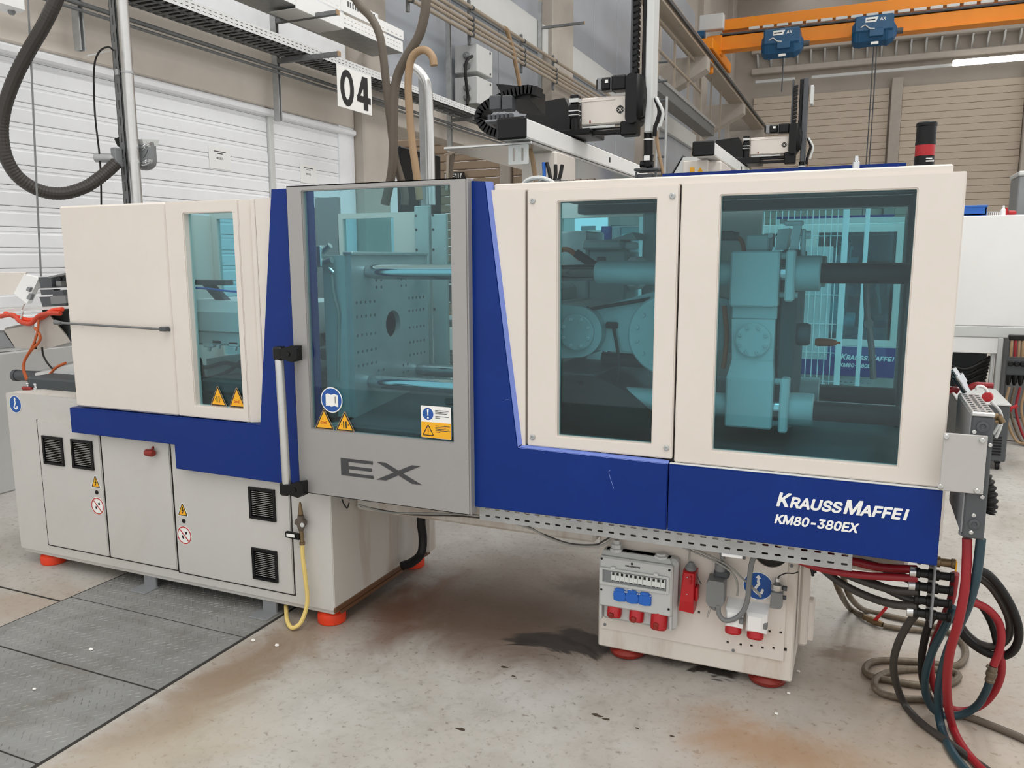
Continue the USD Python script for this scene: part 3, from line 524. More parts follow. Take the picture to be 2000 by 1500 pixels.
part(mc, 'grey_stay', [tube([(.01, 3.5, 1.55), (.02, 3.5, 1.4), (.045, 3.5, 1.25), (.06, 3.5, 1.12)], .013), cyl((.03, 3.485, 1.34), (.03, 3.52, 1.34), .018)], 'mid_grey')
part(mc, 'scale_strip', bx(-.14, .14, 3.30, 3.31, 1.035, 1.05, .002), 'light_grey')
part(mc, 'roof_lip', [bx(-1.2, .22, 2.74, 2.80, 1.80, 1.845, .006), bx(-1.2, .22, 3.50, 3.6, 1.80, 1.845, .006)], 'dark_grey')
part(mc, 'end_frame', bx(.145, .235, 3.45, 3.6, .92, 1.84, .01), 'dark_interior'); part(mc, 'end_frame', bx(.16, .235, 2.75, 2.85, .92, 1.84, .01), 'dark_interior')
# mould area
part(mc, 'mould_floor', hull([(-1.96, 2.70, .92), (-1.36, 2.70, .92), (-1.96, 3.5, 1.0), (-1.36, 3.5, 1.0), (-1.96, 2.7, .86), (-1.36, 2.7, .86), (-1.96, 3.5, .86), (-1.36, 3.5, .86)]), 'dark_grey')
part(mc, 'mould_floor_step', [bx(-1.6, -1.36, 2.95, 3.3, .99, 1.02, .008), bx(-1.96, -1.36, 2.72, 2.78, .90, .925, .006)], 'dark_interior')
part(mc, 'hose_fitting', [cyl((-2.085, 2.80, 1.63), (-2.04, 2.80, 1.66), .012), cyl((-2.075, 2.80, 1.59), (-2.035, 2.80, 1.60), .014), cyl((-2.05, 2.80, 1.565), (-2.03, 2.80, 1.545), .010), bx(-2.10, -2.075, 2.78, 2.82, 1.57, 1.66, .004)], 'aluminium')
part(mc, 'grey_air_hose', tube([(-2.04, 2.80, 1.56), (-2.032, 2.80, 1.46), (-2.02, 2.81, 1.38), (-2.03, 2.82, 1.28), (-2.04, 2.82, 1.1)], .0065), 'cable_grey')
part(mc, 'inner_left_wall', bx(-2.205, -2.19, 2.76, 2.9, .9, 1.88), 'machine_grey', smooth=False)
part(mc, 'lower_fitting', [bx(-2.15, -2.09, 2.84, 2.9, 1.17, 1.22, .008), cyl((-2.10, 2.86, 1.19), (-2.03, 2.86, 1.18), .012), cyl((-2.12, 2.86, 1.14), (-2.03, 2.86, 1.12), .016)], 'dark_grey')
part(mc, 'blue_air_line', tube([(-2.12, 2.86, 1.13), (-2.07, 2.85, 1.08), (-2.03, 2.85, 1.0), (-2.0, 2.85, .95)], .009), 'socket_blue')

# lettering on the blue band
def bold(m, d=.0011):
    o = []
    for q, (dx, dz) in enumerate(((d, 0), (-d, 0), (0, d), (0, -d), (.7 * d, .7 * d), (-.7 * d, -.7 * d))):
        c = m.copy(); c.apply_translation((dx, -.00012 * q, dz)); o.append(c)
    return cat_(o)
def brand(x, z, y, s, parent):
    o = []
    def put(t, h, X, st=1.0):
        m = bold(text(t, h, X, y, z, True, .21, st)); o.append(m); return m.bounds[1][0]
    X = put('K', .043 * s, x, 1.0); X = put('RAUSS', .033 * s, X - .008 * s, 1.035); X = put('M', .043 * s, X - .001 * s, .99); X = put('AFFE', .033 * s, X - .009 * s, 1.035)
    X += .001; o.append(ext(poly((X, z - .001), (X + .009 * s, z - .001), (X + .0165 * s, z + .034 * s), (X + .0075 * s, z + .034 * s)), y - .001, y))
    return part(parent, 'brand_lettering', o, 'sign_white', smooth=False), X + .0165 * s
_, xend = brand(-.222, .8015, 2.665, 1.0, mc); print('brand end', xend, 'want .172')
tm = text('KM80-380EX', .0285, -.224, 2.665, .7425, True, .21, .955); print('model end', tm.bounds[1][0], 'want .034')
part(mc, 'model_lettering', bold(tm, .0008), 'sign_white', smooth=False)

# ---------------------------------------------------------------- stickers on the machine
def ring(P, d): return P.difference(P.buffer(-d, join_style=2))
def tri(cx, zb, w, h, r=.004): return poly((cx - w / 2, zb), (cx + w / 2, zb), (cx, zb + h)).buffer(-r, join_style=2).buffer(r, quad_segs=3)
def tri_sticker(cx, zb, w, h, y, sym, col='sign_black', edge='hose_tan'):
    s = part(mc, 'warning_sticker', ext(tri(cx, zb, w, h, .006), y - .0006, y), edge, smooth=False)
    T = tri(cx, zb + .003, w - .010, h - .009)
    part(s, 'black_border', ext(T, y - .0010, y - .0006), 'sign_black', smooth=False)
    part(s, 'yellow_field', ext(T.buffer(-.0045, join_style=2), y - .0014, y - .001), 'sign_yellow', smooth=False)
    part(s, 'symbol', ext(sym, y - .0018, y - .0014), col, smooth=False)
def crush(cx, z, s=1.): return shapely.union_all([rect(cx - .0085 * s, z - .015 * s, cx - .0035 * s, z + .015 * s), rect(cx + .0035 * s, z - .015 * s, cx + .0085 * s, z + .015 * s), poly((cx - .018 * s, z - .002 * s), (cx - .012 * s, z + .0005 * s), (cx - .018 * s, z + .003 * s)), poly((cx + .018 * s, z - .002 * s), (cx + .012 * s, z + .0005 * s), (cx + .018 * s, z + .003 * s))])
def spray(cx, z): return shapely.union_all([LineString([(cx - .018, z + a), (cx + .004, z + b)]).buffer(.0008) for a, b in ((.004, .001), (-.001, -.001), (-.006, -.003))] + [LineString([(cx + .012, z + .005), (cx + .003, z - .001), (cx + .012, z - .006)]).buffer(.0012)])
def flash(cx, z, s=1.): return poly((cx - .002 * s, z + .018 * s), (cx + .005 * s, z + .018 * s), (cx + .001 * s, z + .004 * s), (cx + .008 * s, z + .004 * s), (cx - .001 * s, z - .018 * s), (cx - .003 * s, z - .010 * s), (cx + .0015 * s, z - .003 * s), (cx - .006 * s, z - .003 * s))
def disc(c, z, r): return Point(c, z).buffer(r, quad_segs=12)
yp = YC + .026
tri_sticker(-2.605, .957, .098, .098, yp, crush(-2.605, .989)); tri_sticker(-2.497, .957, .098, .098, yp, spray(-2.497, .985), 'sign_red')
yp = YG + .0125
tri_sticker(-1.987, .914, .100, .092, yp, spray(-1.987, .944), 'sign_red'); tri_sticker(-1.886, .914, .096, .088, yp, crush(-1.886, .942))
s = part(mc, 'manual_sticker', ext(disc(-1.946, 1.040, .0525), yp - .0026, yp - .002), 'sign_white', smooth=False)
part(s, 'blue_field', ext(disc(-1.946, 1.040, .0480), yp - .003, yp - .0026), 'sign_blue', smooth=False)
part(s, 'book_symbol', ext(poly((-1.974, 1.062), (-1.962, 1.066), (-1.947, 1.061), (-1.932, 1.066), (-1.914, 1.061), (-1.914, 1.012), (-1.932, 1.017), (-1.947, 1.012), (-1.962, 1.017), (-1.974, 1.013)), yp - .0034, yp - .003), 'sign_white', smooth=False)
part(s, 'page_mark', ext(rect(-1.929, 1.028, -1.926, 1.055), yp - .0037, yp - .0034), 'letter_grey', smooth=False)
s = part(mc, 'info_sticker', ext(rrect(-1.533, -1.402, .922, 1.047, .004), yp - .0006, yp), 'sign_white', smooth=False)
part(s, 'yellow_field', ext(rrect(-1.532, -1.403, .923, .984, .003), yp - .001, yp - .0006), 'sign_yellow', smooth=False)
part(s, 'blue_disc', ext(disc(-1.502, 1.015, .0235), yp - .001, yp - .0006), 'sign_blue', smooth=False)
part(s, 'exclamation_mark', ext(shapely.union_all([poly((-1.506, 1.034), (-1.498, 1.034), (-1.500, 1.008), (-1.504, 1.008)), disc(-1.502, 1.0, .004)]), yp - .0014, yp - .001), 'sign_white', smooth=False)
T = tri(-1.502, .930, .052, .046)
part(s, 'triangle_outline', ext(ring(T, .0035), yp - .0014, yp - .001), 'sign_black', smooth=False)
part(s, 'triangle_mark', ext(shapely.union_all([rect(-1.5035, .943, -1.5005, .957), disc(-1.502, .938, .0017)]), yp - .0014, yp - .001), 'sign_black', smooth=False)
part(s, 'print_lines', ext(shapely.union_all([rect(-1.47, z, -1.47 + w, z + .0022) for z, w in ((1.030, .058), (1.024, .055), (1.018, .05), (1.007, .057), (1.001, .02), (.970, .062), (.964, .045), (.958, .06), (.952, .064), (.946, .02))]), yp - .0014, yp - .001), 'letter_grey', smooth=False)
for (cx, zt) in ((-3.438, .559), (-2.872, .485)):
    y = YB - .006
    tri_sticker(cx, zt - .075, .070, .075, y, flash(cx, zt - .046, 1.0), edge='sign_white')
    part(mc, 'door_lock', lathe((cx + .003, y, zt - .097), (cx + .003, y - .1, zt - .097), [(0, .0105), (.003, .0105), (.005, .008)], 20), 'black_plastic')
    zc = zt - .168; R = .043
    s = part(mc, 'no_water_sticker', ext(disc(cx, zc, R + .003), y - .0006, y), 'sign_white', smooth=False)
    part(s, 'red_ring', ext(shapely.union_all([ring(disc(cx, zc, R), .005), LineString([(cx - .024, zc + .025), (cx + .024, zc - .025)]).buffer(.0025)]), y - .0014, y - .001), 'sign_red', smooth=False)
    part(s, 'symbol', ext(shapely.union_all([poly((cx + .004, zc + .016), (cx + .017, zc + .020), (cx + .018, zc + .007), (cx + .008, zc + .005)), poly((cx - .018, zc - .012), (cx - .010, zc + .002), (cx - .006, zc - .008), (cx - .002, zc - .014), (cx - .008, zc - .02), (cx - .014, zc - .013))]), y - .001, y - .0006), 'sign_black', smooth=False)
def hook_sticker(cx, cz, r, y, parent, t=.001):
    s = part(parent, 'lifting_sticker', ext(disc(cx, cz, r), y - t, y), 'sign_white', smooth=False); y -= t
    part(s, 'blue_field', ext(disc(cx, cz, r * .93), y - .0005, y), 'sign_blue', smooth=False)
    H = shapely.union_all([LineString([(cx, cz + .34 * r), (cx + .05 * r, cz + .15 * r), (cx - .12 * r, cz - .1 * r), (cx - .22 * r, cz - .35 * r), (cx, cz - .52 * r), (cx + .25 * r, cz - .45 * r), (cx + .3 * r, cz - .25 * r)]).buffer(.09 * r, quad_segs=3), poly((cx - .18 * r, cz + .55 * r), (cx, cz + .8 * r), (cx + .18 * r, cz + .55 * r), (cx + .07 * r, cz + .55 * r), (cx + .07 * r, cz + .36 * r), (cx - .07 * r, cz + .36 * r), (cx - .07 * r, cz + .55 * r))])
    part(s, 'hook_symbol', ext(H, y - .001, y - .0005), 'sign_white', smooth=False)
hook_sticker(-3.985, .868, .046, YB - .001, mc)
# scratches in the blue paint
part(mc, 'paint_scratch', [tube([(-.782, 2.6648, .862), (-.787, 2.6648, .852), (-.775, 2.6648, .815), (-.768, 2.6648, .796)], .0009, 4, 4)], 'scratch_pale')
part(mc, 'paint_scratch', [tube([(-1.19, 2.6648, 1.085), (-1.18, 2.6648, 1.088), (-1.165, 2.6648, 1.087)], .0007, 4, 4)], 'scratch_pale')

# ---------------------------------------------------------------- feet, bed beam, tray
FOOT = [(0, .046), (.006, .050), (.03, .0515), (.048, .047), (.058, .036), (.068, .022)]
for (x, y) in ((-3.905, 2.79), (-2.10, 2.79), (-3.905, 3.5), (-2.10, 3.5)):
    part(mc, 'machine_foot', lathe((x, y, 0), (x, y, 1), [(0, .058), (.004, .062), (.03, .064), (.046, .06), (.06, .04)], 28), 'orange_rubber', label='orange rubber machine foot')
for (x, y) in ((-.80, 3.02), (-.25, 3.02), (-.80, 3.5), (-.25, 3.5)):
    part(mc, 'support_foot', lathe((x, y, 0), (x, y, 1), [(0, .05), (.006, .068), (.02, .073), (.035, .062), (.046, .04)], 28), 'dark_red_rubber', label='dark red oily rubber foot')
for x in (-3.185, -2.445):
    part(mc, 'floor_anchor', [bx(x, x + .078, 2.735, 2.75, .004, .09, .003), bx(x - .02, x + .085, 2.66, 2.75, .003, .009, .002)], 'mid_grey')
part(mc, 'bed_beam', [bx(-2.03, -.907, 2.9, 3.45, .492, .66, .012)], 'rusty_base_paint'); part(mc, 'bed_beam', bx(-.157, .2, 2.98, 3.45, .5, .66, .012), 'support_paint')
part(mc, 'support_cabinet', [bx(-.906, -.158, 2.95, 3.56, .043, .655, .006)], 'support_paint')
SQ = [(-.392, .163), (-.344, .163), (-.305, .166), (-.265, .166), (-.226, .172), (-.186, .172), (-.243, .235), (-.204, .238), (-.503, .263)]
PLT = rrect(-.892, -.190, .128, .56, .004).difference(shapely.union_all([rect(x - .0045, z - .0045, x + .0045, z + .0045) for x, z in SQ] + [disc(-.252, .545, .062)]))
bp = part(mc, 'backing_plate', ext(PLT, 2.940, 2.95), 'cream_paint', smooth=False)
for (x, z) in ((-.875, .145), (-.37, .135), (-.345, .505), (-.89, .52), (-.178, .50)): part(bp, 'screw', bolt((x, 2.94, z), (0, -1, 0), .006, .005), 'mid_grey')
part(bp, 'hole_backs', [bx(x - .006, x + .006, 2.9485, 2.9495, z - .006, z + .006) for x, z in SQ], 'joint_dark', smooth=False, kind='stuff')
part(mc, 'port_opening', [cyl((-.252, 2.952, .545), (-.252, 2.9495, .545), .062, n=36)], 'joint_dark')
part(mc, 'port_pipe', [cyl((-.252, 2.948, .585), (-.252, 2.94, .585), .062, n=36)], 'conduit')
part(mc, 'side_conduit', [bx(-.150, -.115, 3.02, 3.08, .16, .56, .01), bx(-.12, -.095, 3.03, 3.08, .18, .34, .006)], 'cream_paint')
slots = []
for k in range(32):
    x = -1.300 + k * .0415
    for z in (.612, .642): slots.append(rrect(x, x + .021, z - .0035, z + .0035, .0033))
tp = ext(rect(-1.325, .592, .02, .664).difference(shapely.union_all(slots)), 2.722, 2.7245)
part(mc, 'perforated_tray', [tp, bx(-1.325, .02, 2.7245, 2.85, .592, .595)], 'galvanised', smooth=False)
part(mc, 'tray_clip', bx(-.395, -.325, 2.715, 2.735, .583, .594, .002), 'white_paint')
hook_sticker(-.291, .405, .055, 2.9395, mc)

# ---------------------------------------------------------------- things hung on the support cabinet
db = thing('power_distribution_box', 'light grey distribution box with breaker window, three blue and three red sockets', 'fuse box', (-.735, 2.95, .33))
part(db, 'back_box', bx(-.874, -.578, 2.888, 2.9395, .192, .478, .012), 'box_grey')
part(db, 'lid', [bx(-.878, -.592, 2.862, 2.892, .258, .462, .006), hull([(-.877, 2.88, .462), (-.60, 2.88, .462), (-.87, 2.89, .478), (-.61, 2.89, .478), (-.87, 2.93, .478), (-.61, 2.93, .478), (-.877, 2.93, .46), (-.60, 2.93, .46)])], 'box_grey')
part(db, 'side_cheek', bx(-.878, -.868, 2.87, 2.93, .195, .258, .003), 'box_grey'); part(db, 'side_cheek', bx(-.602, -.592, 2.87, 2.93, .195, .258, .003), 'box_grey')
fr = part(db, 'breaker_window', ext(rrect(-.874, -.603, .352, .420, .006).difference(rrect(-.862, -.612, .362, .412, .003)), 2.853, 2.862), 'box_grey', smooth=False)
part(fr, 'window_backing', bx(-.862, -.612, 2.8600, 2.8615, .362, .412), 'mid_grey', smooth=False)
part(fr, 'clear_cover', sheet(-.862, -.612, .362, .412, 2.8545, 2.8555), 'clear_pane', smooth=False)
for k in range(12):
    x = -.828 + k * .0176
    b = part(db, 'circuit_breaker', bx(x, x + .0166, 2.857, 2.8605, .370, .405, .001), 'sign_white', smooth=False)
    part(b, 'toggle', bx(x + .004, x + .0126, 2.8555, 2.857, .394, .405), 'black_plastic', smooth=False)
    part(b, 'rating_mark', bx(x + .002, x + .0146, 2.8565, 2.857, .370, .373), 'black_plastic', smooth=False)
for (x, z) in ((-.829, .421), (-.662, .421)): part(db, 'window_clip', bx(x, x + .018, 2.85, 2.862, z - .004, z + .007, .003), 'light_grey')
part(db, 'seal_knob', lathe((-.752, 2.862, .343), (-.752, 2.8, .343), [(0, .009), (.006, .009), (.008, .006)], 16), 'box_grey')
for k, (x, z) in enumerate(((-.793, .316), (-.7435, .316), (-.694, .316))):
    s = part(db, 'blue_socket', [ext(disc(x, z, .0245), 2.853, 2.862), bx(x - .017, x + .017, 2.851, 2.862, z + .015, z + .028, .003), ext(rrect(x - .0245, x + .0245, z - .024, z + .022, .006), 2.858, 2.862)], 'socket_blue', smooth=25)
    for dx in (-.021, .021): part(s, 'screw', bolt((x + dx, 2.858, z + .017), (0, -1, 0), .003, .003), 'light_grey')
for k, (x, z, r, l) in enumerate(((-.820, .238, .029, .05), (-.731, .236, .029, .052), (-.643, .232, .033, .066))):
    s = part(db, 'red_socket', lathe((x, 2.895, .262), (x, 2.875, .262 - l), [(0, r), (l * .8, r * .98), (l, r * .93), (l + .004, r * .8)], 24), 'red_plastic')
    part(s, 'latch', bx(x - .014, x + .006, 2.843, 2.875, .262 - l * .85, .262 - l * .45, .004), 'dark_red_rubber')
for k, x in enumerate((-.822, -.645)):
    part(db, 'cable_gland', [lathe((x, 2.905, .474), (x, 2.905, .6), [(0, .026), (.012, .026), (.014, .020), (.028, .020), (.032, .014), (.045, .012)] if k == 0 else [(0, .028), (.008, .028), (.010, .019), (.017, .019)], 6)], 'light_grey', smooth=False)
for (x, z) in ((-.868, .452), (-.748, .448), (-.604, .445), (-.868, .325), (-.603, .29)): part(db, 'lid_screw', cyl((x, 2.8625, z), (x, 2.860, z), .0045), 'black_plastic')
part(db, 'maker_lettering', text('KRAUSSMAFFEI', .0055, -.775, 2.8615, .4345, True, .2, 1.0), 'sign_black', smooth=False)

rp = thing('red_plug', 'red industrial plug hanging on the cream support plate right of the fuse box', 'plug', (-.53, 2.91, .37))
part(rp, 'plug_body', hull([(-.567, 2.875, .287), (-.512, 2.875, .283), (-.567, 2.935, .287), (-.512, 2.935, .283), (-.557, 2.88, .445), (-.510, 2.88, .442), (-.557, 2.935, .445), (-.510, 2.935, .442), (-.562, 2.868, .33), (-.514, 2.868, .33), (-.55, 2.872, .44), (-.515, 2.872, .44)]), 'red_plastic', smooth=False)
part(rp, 'cord_grip', lathe((-.533, 2.905, .443), (-.533, 2.905, .6), [(0, .021), (.012, .021), (.02, .014), (.03, .009)], 12), 'grey_plastic')
part(rp, 'lid_latch', bx(-.511, -.500, 2.88, 2.92, .33, .385, .003), 'red_plastic')
for z in (.425, .358): part(rp, 'rivet', bolt((-.538, 2.871, z), (0, -1, 0), .003, .003), 'aluminium')
part(rp, 'moulded_ridge', bx(-.528, -.522, 2.862, 2.872, .40, .432, .002), 'red_plastic')
part(rp, 'retaining_cord', tube([(-.511, 2.90, .435), (-.498, 2.90, .405), (-.493, 2.91, .392)], .0018), 'dark_grey')
gc = thing('grey_connector', 'grey rectangular cable connector hanging above a looped grey cable', 'connector', (-.43, 2.9, .38))
part(gc, 'connector_hood', hull([(-.466, 2.86, .345), (-.466, 2.86, .415), (-.457, 2.86, .43), (-.407, 2.86, .43), (-.402, 2.86, .42), (-.402, 2.86, .345), (-.412, 2.86, .33), (-.456, 2.86, .33), (-.466, 2.93, .345), (-.466, 2.93, .43), (-.402, 2.93, .43), (-.402, 2.93, .345)]), 'grey_plastic', smooth=False)
part(gc, 'spout', lathe((-.436, 2.885, .335), (-.432, 2.885, .2), [(0, .020), (.018, .018), (.024, .012)], 14), 'grey_plastic')
part(gc, 'wall_base', bx(-.448, -.392, 2.90, 2.94, .425, .46, .008), 'dark_grey')
part(gc, 'upper_gland', lathe((-.425, 2.91, .455), (-.425, 2.91, .6), [(0, .020), (.025, .020), (.035, .012)], 12), 'grey_plastic')
part(gc, 'tie_tails', [bar((-.452, 2.88, .335), (-.462, 2.88, .275), .002, .002, (0, 1, 0)), bar((-.445, 2.88, .335), (-.458, 2.88, .278), .002, .002, (0, 1, 0))], 'grey_plastic', kind='stuff')
for k, (x0, x1, z0, z1, zl) in enumerate(((-.396, -.333, .252, .345, 0), (-.322, -.248, .247, .342, 0))):
    ws = thing('wall_socket', ('white socket housing with a red plug face, left one behind the looped cable', 'white socket housing with a red plug face, under the blue hook sticker')[k], 'socket', ((x0 + x1) / 2, 2.9, z0))
    part(ws, 'housing', hull([(x0, 2.885, z0), (x1, 2.885, z0), (x0, 2.885, z1 - .02), (x1, 2.885, z1 - .02), (x0, 2.94, z0), (x1, 2.94, z0), (x0, 2.94, z1), (x1, 2.94, z1), (x0 + .008, 2.87, z0 + .01), (x1 - .02, 2.87, z0 + .01), (x0 + .008, 2.87, z1 - .03), (x1 - .02, 2.87, z1 - .03)]), 'white_paint', smooth=False)
    part(ws, 'red_face', [lathe(((x0 + x1) / 2 - .004, 2.905, z0 + .005), ((x0 + x1) / 2 - .004, 2.89, z0 - .05), [(0, .030), (.03, .030), (.036, .026)], 20)], 'red_plastic')
    part(ws, 'latch', bx(x1 - .018, x1 + .002, 2.875, 2.9, z0 + .02, z0 + .045, .004), 'grey_plastic')
sc = thing('signal_connector', 'small grey plug with knurled collar screwed to the right of the support plate', 'connector', (-.22, 2.92, .38))
part(sc, 'plug_block', hull([(-.243, 2.885, .350), (-.205, 2.885, .352), (-.198, 2.885, .365), (-.2, 2.885, .41), (-.24, 2.885, .41), (-.243, 2.94, .350), (-.205, 2.94, .352), (-.2, 2.94, .41), (-.24, 2.94, .41)]), 'grey_plastic', smooth=False)
part(sc, 'collar', lathe((-.222, 2.91, .41), (-.221, 2.91, .6), [(0, .019), (.006, .022), (.026, .022), (.03, .016), (.036, .010), (.048, .009)], 16), 'aluminium')
part(sc, 'side_knob', [cyl((-.20, 2.905, .425), (-.187, 2.905, .425), .009), cyl((-.2, 2.905, .39), (-.188, 2.905, .39), .008)], 'dark_grey', kind='stuff')
def cable(name, label, pts, r, mat, cat='cable', group=None, n=10, sides=8): return single(name, tube(pts, r, n, sides), mat, label, cat, group, smooth=40)
cable('cable', 'thin pale grey cable sagging from the gate underside to the fuse box gland', [(-1.965,2.83,0.543),(-1.809,2.83,0.528),(-1.584,2.83,0.552),(-1.359,2.83,0.569),(-1.167,2.83,0.547),(-1.069,2.83,0.514),(-0.974,2.83,0.499),(-0.88,2.83,0.51),(-0.84,2.83,0.528),(-0.804,2.83,0.562),(-0.76,2.83,0.57)], .0045, 'cable_grey')
cable('cable', 'thin grey cable running beside the sagging one below the slotted tray', [(-1.956,2.835,0.536),(-1.711,2.835,0.53),(-1.466,2.835,0.554),(-1.214,2.835,0.557),(-1.104,2.835,0.527),(-0.996,2.835,0.504),(-0.892,2.835,0.513),(-0.852,2.835,0.535),(-0.812,2.835,0.565)], .0035, 'hose_dark')
cable('cable', 'upper of two thin grey cables crossing the support plate below the tray', [(-0.62,2.9,0.546),(-0.552,2.9,0.536),(-0.466,2.9,0.51),(-0.39,2.9,0.478),(-0.343,2.9,0.44),(-0.306,2.9,0.415)], .004, 'cable_grey')
cable('cable', 'lower thin grey cable crossing the support plate and bending down to the left white socket', [(-0.605,2.893,0.544),(-0.531,2.893,0.521),(-0.445,2.893,0.494),(-0.389,2.893,0.465),(-0.364,2.893,0.435),(-0.357,2.893,0.401),(-0.358,2.893,0.375)], .004, 'cable_grey')
cable('cable', 'grey cable dropping from the slotted tray into the red plug', [(-0.541,2.905,0.564),(-0.539,2.905,0.518),(-0.54,2.905,0.477)], .004, 'cable_grey')
cable('cable', 'short grey cable entering the grey connector from the tray', [(-0.424,2.91,0.547),(-0.421,2.91,0.523),(-0.417,2.91,0.5)], .009, 'grey_plastic')
cable('cable', 'thick grey cable looping from the grey connector up to the tray', [(-0.421,2.865,0.338),(-0.418,2.865,0.306),(-0.398,2.865,0.284),(-0.365,2.865,0.292),(-0.334,2.865,0.325),(-0.318,2.865,0.379),(-0.315,2.865,0.448),(-0.309,2.865,0.517),(-0.294,2.865,0.565)], .0095, 'grey_plastic')
cable('cable', 'thin dark wire rising from the small plug to the plate edge', [(-0.221,2.91,0.452),(-0.216,2.91,0.466),(-0.194,2.91,0.48),(-0.168,2.91,0.484),(-0.153,2.91,0.492)], .0022, 'black_rubber')
cable('cable', 'short grey cable bent over the blue hook sticker', [(-0.311,2.885,0.419),(-0.289,2.885,0.406),(-0.274,2.885,0.387)], .005, 'cable_grey')
cable('drain_hose', 'black drain hose curving down behind the base cabinet', [(-1.939,3.32,0.368),(-1.937,3.32,0.302),(-1.93,3.32,0.224),(-1.932,3.3,0.159),(-1.953,3.25,0.131),(-1.981,3.2,0.124)], .022, 'black_rubber', 'hose')
cable('cable', 'dark cable dangling below the gate beside the base corner', [(-2.014,2.78,0.577),(-2.005,2.78,0.555),(-1.989,2.78,0.541),(-1.978,2.78,0.565)], .003, 'black_rubber')
# compressed-air cock and yellow hose at the base corner
ac = thing('air_cock', 'brass air regulator with black lever on the corner of the base cabinet', 'valve', (-2.17, 2.69, .48))
part(ac, 'stem', lathe((-2.171, 2.695, .512), (-2.172, 2.695, .7), [(0, .011), (.01, .011), (.03, .008), (.05, .0055), (.058, .003)], 14), 'brass')
part(ac, 'body', [lathe((-2.172, 2.695, .440), (-2.171, 2.695, .6), [(0, .010), (.015, .016), (.035, .019), (.05, .016), (.07, .013)], 16), cyl((-2.195, 2.695, .478), (-2.15, 2.695, .478), .014), cyl((-2.172, 2.695, .478), (-2.172, 2.725, .478), .010)], 'hose_khaki')
part(ac, 'gauge', lathe((-2.152, 2.68, .474), (-2.152, 2.6, .474), [(0, .010), (.004, .010), (.005, .007)], 16), 'light_grey')
part(ac, 'tail_pipe', [cyl((-2.172, 2.695, .442), (-2.170, 2.695, .385), .009), cyl((-2.170, 2.695, .390), (-2.170, 2.695, .378), .012)], 'brass')
lv = part(ac, 'lever', [hull([(-2.243, 2.675, .407), (-2.243, 2.675, .433), (-2.175, 2.68, .430), (-2.175, 2.68, .402), (-2.243, 2.69, .407), (-2.243, 2.69, .433), (-2.175, 2.69, .43), (-2.175, 2.69, .402)])], 'black_plastic')
part(lv, 'lever_label', bx(-2.236, -2.192, 2.672, 2.676, .412, .427, .002), 'sign_white')
cable('air_hose', 'yellow striped air hose falling from the brass cock under the base', [(-2.170, 2.695, .385), (-2.166, 2.69, .32), (-2.155, 2.688, .22), (-2.150, 2.686, .12), (-2.165, 2.66, .04), (-2.20, 2.64, .012), (-2.26, 2.68, .02), (-2.33, 2.76, .04)], .0095, 'hose_yellow', 'hose')
part(mc, 'drain_knob', [cyl((-3.03, 2.712, .733), (-3.03, 2.70, .70), .006), lathe((-3.055, 2.69, .706), (-2.9, 2.69, .71), [(0, .010), (.004, .016), (.04, .018), (.05, .014)], 18)], 'dark_red_rubber', label='dark red knob')

# ---------------------------------------------------------------- second machine of the row
m2 = copy_of(mc, (-1.9 + .087, 3.15 + 4.22, 0), 'identical cream and blue moulding machine standing behind, seen through the tinted windows')

